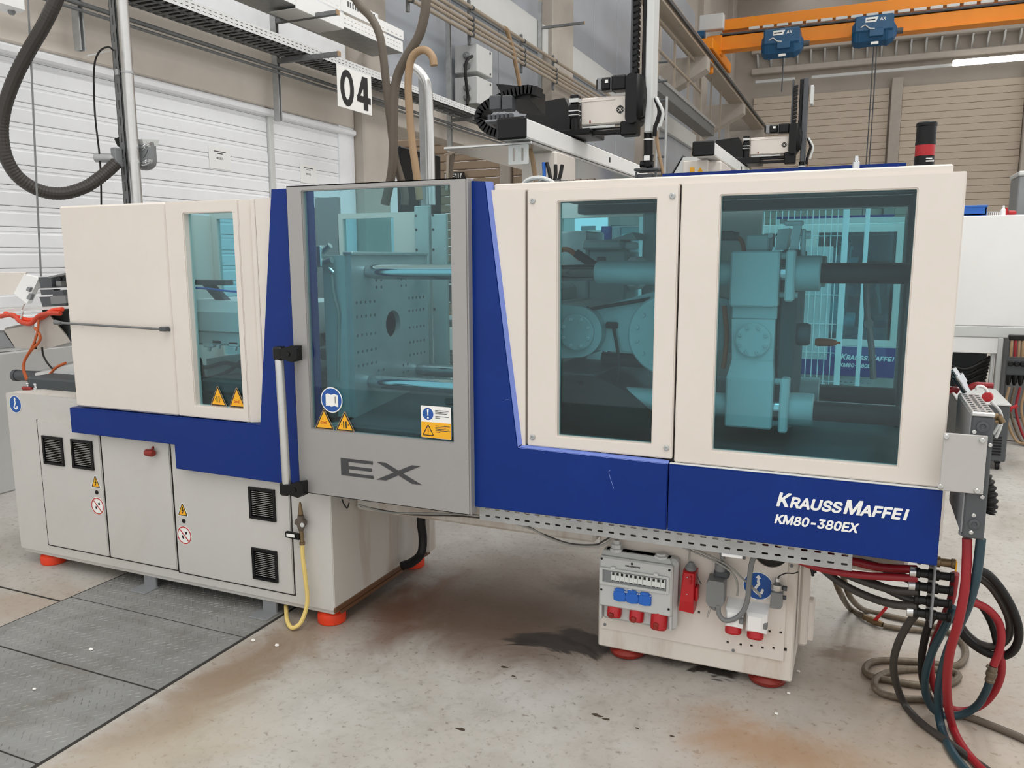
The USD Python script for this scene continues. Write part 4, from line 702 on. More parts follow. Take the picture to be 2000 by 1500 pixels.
# ---------------------------------------------------------------- linear robots
def robot(label, T, yc, full):
    """beam along y, axis box along x, tall vertical arm; T maps the first robot's metres to this one"""
    o = T(np.array([[-1.55, 3.55, 2.16]]))[0]; r = thing('linear_robot', label, 'robot', tuple(o))
    def P(name, ms, mat, smooth=32, **k):
        m = cat_(ms if isinstance(ms, (list, tuple)) else [ms]); m.vertices = T(m.vertices); return part(r, name, m, mat, smooth, **k)
    bm = P('traverse_beam', bx(-1.622, -1.482, 3.56, 5.85, 2.166, 2.254, .006), 'white_paint')
    P('end_cap', bx(-1.626, -1.478, 3.535, 3.562, 2.160, 2.260, .008), 'black_plastic')
    P('guide_rail', [bx(-1.60, -1.575, 3.6, 5.8, 2.254, 2.264), bx(-1.53, -1.505, 3.6, 5.8, 2.254, 2.264)], 'dark_grey', kind='stuff')
    P('rail_mark', bx(-1.4835, -1.4800, 4.88, 4.91, 2.195, 2.225, .003), 'black_plastic')
    y = yc
    P('carriage', bx(-1.66, -1.36, y - .15, y + .12, 2.262, 2.315, .006), 'black_plastic')
    P('carriage_hood', [hull([(-1.80, y - .12, 2.315), (-1.50, y - .14, 2.315), (-1.78, y - .1, 2.40), (-1.735, y - .08, 2.478), (-1.545, y - .1, 2.488), (-1.515, y - .12, 2.44), (-1.50, y - .13, 2.40), (-1.80, y + .1, 2.315), (-1.50, y + .1, 2.315), (-1.735, y + .1, 2.478), (-1.545, y + .1, 2.488)])], 'black_plastic', smooth=40)
    P('gear_motor', [cyl((-1.475, y - .12, 2.315), (-1.475, y - .12, 2.43), .025), bx(-1.502, -1.448, y - .15, y - .09, 2.37, 2.445, .008), bx(-1.50, -1.45, y - .145, y - .095, 2.447, 2.492, .006)], 'black_plastic')
    P('motor_band', [bx(-1.503, -1.447, y - .151, y - .089, 2.405, 2.411), bx(-1.503, -1.447, y - .151, y - .089, 2.385, 2.389), bx(-1.501, -1.449, y - .147, y - .093, 2.452, 2.472)], 'light_grey', kind='stuff')
    ax = P('axis_box', [bx(-1.45, -1.125, y - .1, y + .1, 2.335, 2.478, .008), bx(-1.45, -1.2, y - .103, y - .09, 2.455, 2.462, .002)], 'cream_paint')
    lg = shapely.Polygon([(-1.195, 2.405), (-1.185, 2.42), (-1.172, 2.427), (-1.159, 2.42), (-1.149, 2.405), (-1.159, 2.39), (-1.172, 2.383), (-1.185, 2.39)])
    x_ = shapely.union_all([LineString([(-1.179, 2.397), (-1.165, 2.413)]).buffer(.0028), LineString([(-1.179, 2.413), (-1.165, 2.397)]).buffer(.0028), disc(-1.188, 2.405, .0035), disc(-1.156, 2.405, .0035)])
    P('emblem', ext(lg.difference(x_), y - .1025, y - .1), 'sign_black', smooth=False)
    P('maker_tab', bx(-1.385, -1.375, y - .102, y - .1, 2.345, 2.36, .001), 'dark_red_rubber')
    P('axis_rail', [bx(-1.45, -1.12, y - .08, y - .04, 2.295, 2.32, .004), bx(-1.38, -1.10, y - .10, y - .06, 2.262, 2.285, .004)], 'black_plastic', kind='stuff')
    P('rail_strip', bx(-1.44, -1.2, y - .101, y - .095, 2.318, 2.330, .002), 'light_grey')
    P('head_bracket', [bx(-1.17, -1.08, y - .11, y - .02, 2.25, 2.345, .008)], 'black_plastic')
    P('belt_cover', [ext(rrect(-1.135, -1.07, 2.325, 2.575, .03), y - .14, y + .02)], 'black_plastic', smooth=40)
    P('belt_cover_bulge', hull([(-1.075, y - .14, 2.35), (-1.04, y - .13, 2.36), (-1.035, y - .1, 2.5), (-1.05, y - .1, 2.565), (-1.075, y - .14, 2.57), (-1.045, y - .15, 2.45), (-1.03, y - .06, 2.47), (-1.04, y + .02, 2.5), (-1.07, y + .02, 2.57), (-1.07, y + .02, 2.35), (-1.045, y + .0, 2.38)]), 'black_plastic', smooth=60)
    P('drive_motor', [bx(-1.335, -1.225, y - .12, y - .04, 2.505, 2.57, .01), bx(-1.222, -1.135, y - .125, y - .035, 2.50, 2.575, .008)], 'black_plastic')
    P('motor_band', [bx(-1.325, -1.29, y - .122, y - .038, 2.504, 2.571, .006), bx(-1.226, -1.22, y - .125, y - .035, 2.50, 2.574)], 'mid_grey', kind='stuff')
    P('motor_label', bx(-1.268, -1.245, y - .123, y - .119, 2.54, 2.556), 'sign_white')
    zt = 3.6 if full else 2.93; am = 'light_grey' if full else 'dark_grey'
    P('vertical_arm', [bx(-1.045, -1.006, y - .09, y + .03, 2.26, zt, .006)], am)
    P('arm_strip', [bx(-1.075, -1.048, y - .05, y + .03, 2.56, zt, .004)], 'black_plastic')
    for k in range(34 if full else 10): P('arm_chain_link', hull([(-1.118, y - .08, 2.585 + k * .03), (-1.09, y - .08, 2.592 + k * .03), (-1.118, y - .08, 2.604 + k * .03), (-1.09, y - .08, 2.611 + k * .03), (-1.118, y - .03, 2.585 + k * .03), (-1.09, y - .03, 2.592 + k * .03), (-1.118, y - .03, 2.604 + k * .03), (-1.09, y - .03, 2.611 + k * .03)]), 'black_plastic')
    P('arm_channel', bx(-1.135, -1.12, y - .06, y - .01, 2.575, zt, .003), 'dark_grey')
    if not full: P('arm_flap', bx(-.99, -.965, y - .08, y + .02, 2.72, 2.87, .004), 'light_grey')
    P('wrist', [cyl((-1.03, y - .05, 2.265), (-1.03, y - .05, 2.15), .024), cyl((-1.03, y - .05, 2.15), (-1.03, y - .05, 2.09), .030, .022), cyl((-1.07, y - .05, 2.105), (-1.0, y - .05, 2.10), .018)], 'black_plastic')
    P('wrist_band', [cyl((-1.03, y - .05, 2.232), (-1.03, y - .05, 2.225), .027), bx(-1.045, -1.015, y - .08, y - .072, 2.12, 2.145)], 'white_paint')
    P('gripper_plate', [bx(-1.09, -.96, y - .11, y + .01, 2.065, 2.078, .003), bx(-1.075, -.99, y - .1, y - .01, 2.0, 2.05, .004), cyl((-1.08, y - .1, 2.06), (-1.08, y - .1, 1.99), .006), cyl((-.975, y - .1, 2.06), (-.975, y - .1, 1.98), .006)], 'dark_grey', kind='stuff')
    P('arm_hose', tube([(-.99, y - .08, 2.45), (-.965, y - .09, 2.38), (-.985, y - .09, 2.30), (-.99, y - .08, 2.24)], .011), 'black_rubber')
    P('arm_hose', tube([(-.985, y - .09, 2.45), (-.955, y - .1, 2.40), (-.945, y - .1, 2.36), (-.965, y - .1, 2.28)], .008), 'light_grey')
    P('arm_hose', tube([(-.985, y - .07, 2.27), (-.975, y - .06, 2.18), (-.955, y - .05, 2.08), (-.94, y - .04, 1.98)], .009), 'hose_tan')
    if full:
        # energy chain looping out to the left, link by link
        c = spline([(-1.488,3.72,2.418),(-1.533,3.72,2.427),(-1.6,3.72,2.418),(-1.682,3.72,2.396),(-1.751,3.72,2.368),(-1.785,3.72,2.334),(-1.785,3.72,2.295),(-1.763,3.72,2.255),(-1.719,3.72,2.225),(-1.656,3.72,2.207)], 8); n = len(c); s = np.r_[0, np.cumsum(np.linalg.norm(np.diff(c, axis=0), axis=1))]; N = 26
        q = np.stack([np.interp(np.linspace(0, s[-1], N + 1), s, c[:, k]) for k in range(3)], 1)
        for k in range(N):
            a, b = q[k], q[k + 1]; P('chain_link', bar(a - (b - a) * .25, b + (b - a) * .1, .085, .040), 'black_plastic', smooth=False)
        P('chain_mount', [hull([(-1.70, 3.7, 2.47), (-1.52, 3.7, 2.44), (-1.66, 3.7, 2.40), (-1.52, 3.7, 2.38), (-1.70, 3.9, 2.47), (-1.52, 3.9, 2.44), (-1.66, 3.9, 2.36), (-1.52, 3.9, 2.34)])], 'black_plastic', smooth=False)
        P('valve_block', [bx(-1.72, -1.66, 3.66, 3.72, 2.34, 2.41, .006), bx(-1.655, -1.60, 3.66, 3.72, 2.335, 2.405, .006)], 'dark_grey', kind='stuff')
        for k in range(6): P('plug', bx(-1.70 + k * .022, -1.684 + k * .022, 3.60, 3.63, 2.262, 2.29, .003), 'dark_grey')
        P('plug_rail', bx(-1.705, -1.56, 3.585, 3.66, 2.254, 2.264, .002), 'mid_grey')
        P('mounting_plate', [bx(-1.95, -1.482, 3.62, 5.8, 2.145, 2.158, .003)], 'aluminium')
        sp = P('slotted_bracket', ext(rrect(-1.60, -1.50, 2.055, 2.145, .004).difference(shapely.union_all([LineString([(x, 2.075), (x, 2.125)]).buffer(.006) for x in (-1.572, -1.528)])), 3.62, 3.632), 'light_grey', smooth=False)
    P('pedestal', [bx(-1.65, -1.46, 3.9 if full else 3.75, 4.2, 1.6, 2.146, .01)], 'cream_paint')
    return r
def T1(v):
    v = np.array(v, float); x = v[:, 0]; up = v[:, 1] > 4.0
    v[:, 0] = x + .01 - np.where(up & (x > -1.46), np.clip((x + 1.46) / .26, 0, 1) * .062, 0); v[:, 2] -= np.where(v[:, 2] > 2.3, .028, .008)
    return v
rb1 = robot('white and black linear robot with tall vertical arm above the nearer machine', T1, 4.35, True)
def T2(v): return (v - np.array([-1.55, 3.55, 2.21])) * 1.36 + np.array([-1.425, 7.74, 2.607])
rb2 = robot('white linear robot farther back, behind the machine top under the crane hoist', T2, 5.2, False)
st2 = thing('robot_cabinet', 'cream control box with hazard stickers left of the farther robot beam', 'cabinet', (-1.75, 8.0, 2.2))
part(st2, 'box', bx(-1.66, -1.42, 7.95, 8.2, 2.33, 2.53, .008), 'cream_paint')
part(st2, 'hood', hull([(-1.86, 8.25, 2.36), (-1.42, 8.25, 2.36), (-1.72, 8.25, 2.6), (-1.42, 8.25, 2.6), (-1.86, 8.6, 2.36), (-1.42, 8.6, 2.36), (-1.72, 8.6, 2.6), (-1.42, 8.6, 2.6)]), 'light_grey', smooth=False)
part(st2, 'ribbed_cap', hull([(-1.87, 8.24, 2.36), (-1.735, 8.24, 2.6), (-1.72, 8.24, 2.62), (-1.90, 8.24, 2.34), (-1.87, 8.62, 2.36), (-1.735, 8.62, 2.6), (-1.72, 8.62, 2.62), (-1.90, 8.62, 2.34)]), 'dark_grey', smooth=False)
part(st2, 'sticker', [bx(-1.59, -1.545, 7.946, 7.95, 2.42, 2.465)], 'sign_yellow'); part(st2, 'sticker', ext(tri(-1.49, 2.42, .05, .045), 7.946, 7.95), 'sign_yellow', smooth=False)
part(st2, 'stand', bx(-1.5, -1.44, 8.05, 8.15, 1.85, 2.33, .006), 'light_grey')
# ---------------------------------------------------------------- services on the left wall
def perf_tray(label, x0, x1, y0, y1, z, h, name='cable_tray', rung=.075, mat='galvanised'):
    t = thing(name, label, 'cable tray', (x1, y0, z))
    sl = []
    n = int((y1 - y0) / .06)
    for k in range(n):
        y = y0 + .03 + k * .06
        for zz in ((z + h * .33), (z + h * .7)): sl.append(rect(y, zz - .0035, y + .03, zz + .0035))
    part(t, 'side_rail', ext(rect(y0, z, y1, z + h).difference(shapely.union_all(sl)), x1 - .003, x1, 'x'), 'white_paint' if mat == 'white_paint' else 'light_zinc', smooth=False)
    part(t, 'side_rail', bx(x0, x0 + .003, y0, y1, z, z + h), mat, smooth=False)
    return t
tr = perf_tray('long galvanised slotted cable tray carrying black cables along the left wall', -5.25, -4.912, 4.5, 15.5, 3.52, .075)
for k in range(146):
    y = 4.5 + k * .075; part(tr, 'rung', bx(-5.25, -4.93, y, y + .028, 3.518, 3.523), 'dark_galvanised', smooth=False)
part(tr, 'centre_lip', bx(-4.99, -4.985, 4.5, 15.5, 3.512, 3.524), 'dark_galvanised', smooth=False)
crng = random.Random(3)
for k in range(9):
    x = -5.2 + k * .03; pts = [(x + crng.uniform(-.012, .012), 4.5 + j * 1.1, 3.536 + crng.uniform(0, .02)) for j in range(11)]
    part(tr, 'cable', tube(pts, crng.uniform(.009, .014), 4, 6), 'black_rubber')
t2 = perf_tray('white slotted trunking with a closed cover above the slotted tray', -5.2, -4.80, 3.8, (-4.8,8.048,3.854)[1], (-4.8,8.048,3.854)[2], .115, rung=.1, mat='white_paint')
t2z, t2y = (-4.8,8.048,3.854)[2], (-4.8,8.048,3.854)[1]
part(t2, 'upper_rail', ext(rect(3.8, t2z + .135, t2y + .02, t2z + .235).difference(shapely.union_all([rect(5.2 + k * .09, t2z + .16, 5.245 + k * .09, t2z + .167) for k in range(36)])), -4.803, -4.80, 'x'), 'white_paint', smooth=False)
part(t2, 'base_sheet', bx(-5.2, -4.803, 3.8, t2y, t2z - .002, t2z + .002), 'galvanised', smooth=False)
part(t2, 'cover_plate', [bx(-4.80, -4.79, 6.2, (-4.79,6.928,3.811)[1], t2z - .03, t2z + .115, .003), bx(-5.1, -4.80, 6.2, (-4.79,6.928,3.811)[1], t2z - .03, t2z - .025)], 'white_paint', smooth=False)
part(t2, 'louvre_plate', bx(-4.80, -4.79, 6.9, 7.55, t2z + .135, t2z + .27, .003), 'white_paint', smooth=False)
for k in range(12): part(t2, 'louvre', bx(-4.79, -4.787, 7.0 + k * .042, 7.018 + k * .042, t2z + .20, t2z + .25), 'dark_grey', smooth=False)
br = 0
for (y, z0, z1, arms) in ((6.5, 2.93, 4.3, ((3.50, -4.56), (3.86, -4.56))), (4.35, 3.1, 4.3, ((3.50, -4.6),)), (10.05, 3.05, 5.2, ((3.49, -4.6),)), (13.4, 3.1, 5.9, ((3.49, -4.7), (5.5, -4.5)))):
    b = thing('wall_bracket', ('galvanised strut bracket with two cantilever arms beside the 04 sign', 'galvanised strut bracket behind the big steel post at the left', 'galvanised strut bracket just left of the robot energy chain', 'tall strut bracket carrying pipes above the robot motor')[br], 'bracket', (-5.3, y, z0), 'strut brackets along the left wall'); br += 1
    part(b, 'upright', ext(shapely.union_all([rect(-5.32, y - .022, -5.255, y + .022)]).difference(rect(-5.30, y - .012, -5.25, y + .012)), z0, z1, 'z'), 'galvanised', smooth=False)
    for (z, x1) in arms:
        part(b, 'arm', bx(-5.26, x1, y - .022, y + .022, z - .04, z, .003), 'dark_galvanised'); part(b, 'arm_cap', bx(x1, x1 + .006, y - .024, y + .024, z - .042, z + .002), 'hose_tan')
pz = (4.918, 4.781, 4.709, 4.651, 4.579)
for k, z in enumerate(pz):
    single('wall_pipe', tube([(-5.0, 7.4 + .1 * k, z), (-5.0, 12, z), (-5.0, 16.6 - .35 * k, z)], .026, 3, 10), 'conduit', 'long horizontal steel pipe along the left wall, number %s from the top of the five' % ('one', 'two', 'three', 'four', 'five')[k], 'pipe', 'bundle of five wall pipes')
for k, y in enumerate((8.6, 10.2, 12.0, 13.4)):
    c = thing('pipe_clamp', 'steel clamp rail holding the five wall pipes, %s from the left' % ('first', 'second', 'third', 'fourth')[k], 'clamp', (-5.05, y, 4.5), 'pipe clamp rails')
    part(c, 'rail', bx(-5.07, -5.03, y - .02, y + .02, 4.45, 5.02, .004), 'dark_galvanised')
    for z in pz: part(c, 'clamp_ring', lathe((-5.0, y - .02, z), (-5.0, y + 1, z), [(0, .032), (.04, .032)], 12), 'dark_grey')
single('wall_conduit', [cyl((-5.2, 3.4, 3.40), (-5.2, 14.5, 3.40), .017), cyl((-5.2, 3.4, 3.355), (-5.2, 14.5, 3.355), .012)], 'dark_galvanised', 'pair of thin dark conduits below the slotted tray', 'pipe', kind='stuff')
# 04 sign hung from the tray
SX = -4.88
y0, y1, zt, zb = (-4.88,6.913,3.449)[1], (-4.88,7.522,3.132)[1], (-4.88,6.913,3.449)[2], (-4.88,6.909,3.109)[2]
sg = thing('number_sign', 'white hanging sign with the black number 04 under the cable tray', 'sign', (SX, y0, zb))
part(sg, 'board', bx(SX - .006, SX, y0, y1, zb, zt + .06, .002), 'sign_white')
yw = y1 - y0; zc = (zt + zb) / 2 + .03; cy0 = y0 + .27 * yw
O = affinity.scale(Point(cy0, zc).buffer(1), .19 * yw, .175 * 1.0); O = O.difference(affinity.scale(Point(cy0, zc).buffer(1), .085 * yw, .110))
F = shapely.union_all([poly((y0 + .72 * yw, zc + .165), (y0 + .88 * yw, zc + .165), (y0 + .66 * yw, zc - .02), (y0 + .55 * yw, zc - .06)), rect(y0 + .55 * yw, zc - .095, y0 + .96 * yw, zc - .03), rect(y0 + .745 * yw, zc - .165, y0 + .875 * yw, zc + .165)])
part(sg, 'digit_zero', ext(O, SX, SX + .003, 'x'), 'sign_black', smooth=False); part(sg, 'digit_four', ext(F, SX, SX + .003, 'x'), 'sign_black', smooth=False)
# notices on the slatted wall
for k, (y0, z0) in enumerate(((5.70, 2.42), (6.98, 2.40))):
    nt = thing('paper_notice', ('white paper notice on the slatted wall right of the steel post', 'white paper notice on the slatted wall right of the thin rail')[k], 'notice', (XW, y0, z0))
    part(nt, 'sheet', bx(XW + .002, XW + .005, y0, y0 + .27, z0, z0 + .19), 'paper', smooth=False)
    part(nt, 'heading', [bx(XW + .005, XW + .0055, y0 + .06, y0 + .21, z0 + .15, z0 + .158), bx(XW + .005, XW + .0055, y0 + .10, y0 + .17, z0 + .132, z0 + .14)], 'letter_grey', smooth=False, kind='stuff')
    part(nt, 'number', text('M0201', .018, XW + .005, y0 + .09, z0 + .085, True, face='+x', depth=.0006), 'letter_grey', smooth=False)
# steel post with pipe, tank and fittings behind the left cabinet
ps = thing('steel_post', 'galvanised slotted strut with a shiny round pipe rising behind the left cabinet', 'post', (-4.70, 4.25, 0))
SLP = rect(-4.790, 0, -4.735, 4.3).difference(shapely.union_all([rect(-4.768, .1 + k * .11, -4.757, .16 + k * .11) for k in range(37)]))
part(ps, 'strut', [ext(SLP, 4.19, 4.193), bx(-4.79, -4.787, 4.19, 4.25, 0, 4.3), bx(-4.738, -4.735, 4.19, 4.25, 0, 4.3)], 'dark_galvanised', smooth=False)
part(ps, 'round_pipe', cyl((-4.690, 4.215, 0), (-4.690, 4.215, 4.3), .038, n=28), 'aluminium')
part(ps, 'pipe_clip', [cyl((-4.690, 4.215, 2.86), (-4.690, 4.215, 2.875), .042), bx(-4.76, -4.735, 4.17, 4.2, 2.85, 2.89, .003)], 'galvanised')
tk = thing('air_filter', 'round grey air filter pot with two chrome hose tails on the steel post', 'filter', (-4.62, 4.3, 2.3))
part(tk, 'pot', lathe((-4.735, 4.35, 2.235), (-4.735, 4.35, 3), [(0, .02), (.012, .05), (.035, .072), (.07, .08), (.19, .08), (.20, .07)], 24), 'mid_grey')
part(tk, 'top_cover', hull([(-4.80, 4.27, 2.44), (-4.655, 4.27, 2.435), (-4.80, 4.42, 2.46), (-4.655, 4.42, 2.45), (-4.80, 4.28, 2.40), (-4.66, 4.28, 2.40), (-4.66, 4.4, 2.40)]), 'light_grey', smooth=False)
for z, d in ((2.372, .018), (2.268, .014)): part(tk, 'hose_tail', lathe((-4.675, 4.27, z), (-4.375, 4.25, z + d * 4), [(0, .014), (.02, .014), (.022, .017), (.05, .017), (.052, .013), (.08, .013), (.082, .016), (.10, .010)], 14), 'chrome')
part(tk, 'thin_wire', tube([(-4.68, 4.26, 2.36), (-4.64, 4.25, 2.31), (-4.61, 4.25, 2.33), (-4.59, 4.25, 2.36)], .003), 'dark_grey')
pb = thing('pipe_branch', 'short open pipe stub on a bracket left of the steel post', 'pipe', (-4.9, 4.16, 2.3))
part(pb, 'stub', [lathe((-4.92, 4.10, 2.305), (-4.8, 4.16, 2.300), [(0, .032), (.14, .032)], 18)], 'galvanised')
part(pb, 'stub_mouth', lathe((-4.921, 4.099, 2.305), (-4.8, 4.16, 2.300), [(-.002, .027), (.004, .027)], 18), 'black_rubber')
part(pb, 'clamp_plate', [bx(-4.81, -4.765, 4.13, 4.19, 2.255, 2.37, .004), bx(-4.85, -4.76, 4.10, 4.19, 2.245, 2.255, .002)], 'mid_grey')
part(pb, 'dark_funnel', hull([(-4.845, 4.2, 2.44), (-4.79, 4.2, 2.45), (-4.80, 4.2, 2.38), (-4.82, 4.2, 2.39), (-4.845, 4.25, 2.44), (-4.79, 4.25, 2.45), (-4.80, 4.25, 2.38)]), 'black_plastic', smooth=False)
hose_c = spline([(-4.525,3.65,3.276),(-4.589,3.62,3.136),(-4.678,3.6,3.012),(-4.798,3.58,2.877),(-4.912,3.56,2.733),(-5.003,3.54,2.568),(-5.06,3.54,2.417),(-5.074,3.56,2.263),(-5.06,3.62,2.14),(-5.014,3.72,2.062),(-4.954,3.84,2.045),(-4.88,3.96,2.092),(-4.821,4.06,2.176),(-4.769,4.14,2.267)], 14)
single('suction_hose', tube(hose_c, .040, raw=True, sides=14, rfun=lambda k: 1.0 + .05 * (k % 2)), 'hose_dark', 'thick dark corrugated hose hanging in a big loop at the upper left', 'hose', smooth=20)
cable('hanging_wire', 'thin straight grey wire hanging in front of the big hose loop', [(-4.793,3.6,3.238),(-4.792,3.6,3.15),(-4.818,3.6,2.732),(-4.858,3.6,2.177),(-4.903,3.6,1.5)], .006, 'grey_plastic', 'wire')
cable('hanging_wire', 'thin dark wire arching from the post and dropping behind the cabinet', [(-4.676,4.1,2.987),(-4.716,4.1,3.011),(-4.785,4.1,3.001),(-4.838,4.1,2.957),(-4.865,4.1,2.894),(-4.882,4.1,2.786),(-4.893,4.1,2.569),(-4.881,4.1,2.33),(-4.886,4.1,2.158),(-4.909,4.1,1.916)], .006, 'black_rubber', 'wire')
single('cable_tie_rod', [bar((-4.86,4.047,2.958), (-4.86,4.226,3.027), .012, .008)], 'light_grey', 'short pale rod sticking out of the slotted strut at the left', 'rod')
wb_ = thing('wall_lamp_box', 'white box with a round gland at the top left corner', 'box', (-4.9, 3.8, 3.2))
part(wb_, 'housing', bx(-5.0, -4.86, 2.6, (-4.86,3.636,3.126)[1], (-4.86,3.636,3.126)[2], 3.6, .01), 'white_paint')
part(wb_, 'gland', lathe((-4.92, (-4.9,3.581,3.122)[1], (-4.9,3.583,3.134)[2]), (-4.92, (-4.9,3.581,3.122)[1], 2), [(0, .02), (.015, .022), (.03, .014)], 14), 'mid_grey')
# hoses that drop from the trays behind the gate
cable('suction_hose', 'dark suction hose arching down left of the tan hose, from the pipe ends', [(-3.641,5.4,3.561),(-3.584,5.4,3.481),(-3.488,5.4,3.387),(-3.424,5.4,3.271),(-3.393,5.4,3.123),(-3.367,5.4,2.845),(-3.339,5.4,2.584),(-3.31,5.4,2.357),(-3.236,5.4,2.108),(-3.238,5.4,2.013)], .030, 'hose_khaki', 'hose', n=8, sides=12)
cable('suction_hose', 'dark suction hose falling diagonally from the top in front of the grey windows', [(-2.957,5.3,3.454),(-2.977,5.3,3.32),(-3.026,5.3,3.187),(-3.128,5.3,3.057),(-3.213,5.3,2.923),(-3.249,5.3,2.746),(-3.26,5.3,2.528),(-3.277,5.3,2.27),(-3.348,5.3,2.011)], .034, 'hose_khaki', 'hose', n=8, sides=12)
cable('suction_hose', 'tan suction hose with a hooked open end, strapped with white ties', [(-2.851,5.2,2.946),(-2.862,5.2,3.002),(-2.902,5.2,3.047),(-2.955,5.2,3.059),(-3.014,5.2,3.031),(-3.049,5.2,2.965),(-3.065,5.2,2.837),(-3.061,5.2,2.679),(-3.046,5.2,2.465),(-3.017,5.2,2.249),(-2.988,5.2,2.03)], .027, 'hose_tan', 'hose', n=8, sides=12)
cable('vent_pipe', 'bent light grey steel pipe curving down beside the tan hose', [(-3.284,5.6,3.07),(-3.217,5.6,3.03),(-3.16,5.6,2.969),(-3.131,5.6,2.881),(-3.122,5.6,2.674),(-3.119,5.6,2.407),(-3.119,5.6,2.021)], .036, 'aluminium', 'pipe', n=8, sides=14)
sp_ = thing('service_post', 'dark slotted strut post behind the bent steel pipe above the gate', 'post', (-3.211,5.66,2.244))
part(sp_, 'strut', bx((-3.235,5.66,2.421)[0], (-3.175,5.66,2.417)[0], 5.64, 5.70, 0, 2.98, .004), 'galvanised')
bk = thing('black_locker', 'tall black cabinet in the annex behind the hoses', 'cabinet', (-7.4, 10.4, 0))
part(bk, 'body', bx((-5.9,9.763,3.032)[0] - 1.3, -5.9, (-5.9,9.763,3.032)[1], (-5.9,10.921,3.165)[1], 0, (-5.9,10.012,3.137)[2], .02), 'black_plastic')
part(bk, 'door_edge', bx(-5.9, -5.885, (-5.9,10.221,3.085)[1], (-5.9,10.592,3.127)[1], .2, (-5.9,10.012,3.137)[2] - .1, .01), 'dark_grey')
for k, (x, z) in enumerate(((-5.2, 4.40), (-5.2, 3.98))):
    j = thing('junction_box', ('upper grey junction box with cable glands on the wall under the pipes', 'lower grey junction box with cable glands on the wall under the pipes')[k], 'junction box', (x, 10.6, z), 'wall junction boxes')
    part(j, 'housing', bx(-5.35, -5.0, (-5,10.337,4.267)[1], (-5,10.837,4.373)[1], z - .36 + .1, z + .10, .01), 'light_grey')
    part(j, 'gland', lathe((-5.15, (-5,10.337,4.267)[1], z - .05), (-5.15, 8, z - .05), [(0, .05), (.03, .05), (.035, .035), (.07, .035), (.08, .02)], 12), 'mid_grey')
    part(j, 'gland', lathe((-5.15, (-5,10.337,4.267)[1], z - .18), (-5.15, 8, z - .18), [(0, .05), (.03, .05), (.035, .035), (.07, .035), (.08, .02)], 12), 'mid_grey')
    for dz in (.06, -.22): part(j, 'lid_screw', cyl((-5.0, (-5,10.802,4.365)[1] - .05, z + dz), (-4.99, (-5,10.802,4.365)[1] - .05, z + dz), .015), 'dark_grey')
cable('cable', 'black cable bowing down beside the junction boxes', [(-5.05,10.282,4.326),(-5.05,10.125,4.24),(-5.05,10.075,4.086),(-5.05,10.102,3.927),(-5.05,10.143,3.769),(-5.05,10.11,3.663)], .022, 'black_rubber')
cable('cable', 'tan hose hanging from the pipes left of the robot', [(-5.0, 11.25, 4.92), *[(-5,11.345,4.909),(-5,11.494,4.765),(-5,11.646,4.544),(-5,11.802,4.279),(-5,11.923,3.961)]], .035, 'hose_tan', 'hose')
hs = thing('hall_sign', 'small white sign reading Halle half hidden above the gate', 'sign', (-7.717,14.9,3.264))
part(hs, 'board', bx((-7.976,14.9,3.275)[0], (-7.542,14.9,3.256)[0], 14.9, 14.96, (-7.721,14.9,3.01)[2], (-7.716,14.9,3.345)[2], .004), 'sign_black')
part(hs, 'face', bx((-7.976,14.9,3.275)[0] + .02, (-7.542,14.9,3.256)[0] - .02, 14.88, 14.9, (-7.721,14.9,3.01)[2], (-7.716,14.9,3.345)[2] - .02), 'sign_white')
part(hs, 'lettering', text('Halle', .135, (-7.94,14.9,3.273)[0], 14.88, (-7.835,14.9,3.198)[2], True), 'sign_black', smooth=False)
for k, (a, b, c) in enumerate((((876,302), (876,330), (874,370)), ((884,302), (883,330), (880,370)))):
    cable('drop_pipe', ('left small drop pipe with elbow behind the gate corner', 'right small drop pipe with elbow behind the gate corner')[k], [(-4.98,10,3.03), (-5.174,10,3.021), (-5.277,10,3.006) if k == 0 else (-5.214,10,2.996), (-5.296,10,2.824) if k == 0 else (-5.248,10,2.822), (-5.309,10,2.538) if k == 0 else (-5.277,10,2.536)], .030, 'conduit' if k == 0 else 'hose_khaki', 'pipe')
# ---------------------------------------------------------------- left end of the machine: opened injection unit
def slab(pts, y0, y1): return hull([(x, y, z) for (x, _, z) in pts for y in (y0, y1)])
part(mc, 'rear_cover_lid', hull([*[(-4.774,3.15,1.531),(-4.416,3.15,1.533),(-4.513,3.15,1.408),(-4.795,3.15,1.398)], *[(-5.303,3.5,1.53),(-4.882,3.5,1.532)]]), 'cream_paint', smooth=False)
part(mc, 'open_hatch', slab([(-4.347,3.1,1.525),(-4.227,3.1,1.506),(-4.345,3.1,1.361),(-4.449,3.1,1.417)], 3.09, 3.12), 'white_paint', smooth=False)
part(mc, 'hatch_lock', [slab([(-4.308,3.08,1.457),(-4.283,3.08,1.452),(-4.299,3.08,1.429),(-4.323,3.08,1.437)], 3.075, 3.09), slab([(-4.292,3.08,1.42),(-4.271,3.08,1.415),(-4.293,3.08,1.383),(-4.321,3.08,1.391)], 3.07, 3.09)], 'mid_grey', kind='stuff')
part(mc, 'deck_plate', hull([*[(-4.535,3,1.327),(-3.887,3,1.363),(-3.889,3,1.347),(-4.538,3,1.313)], *[(-5.138,3.4,1.301),(-4.404,3.4,1.341)]]), 'light_grey', smooth=False)
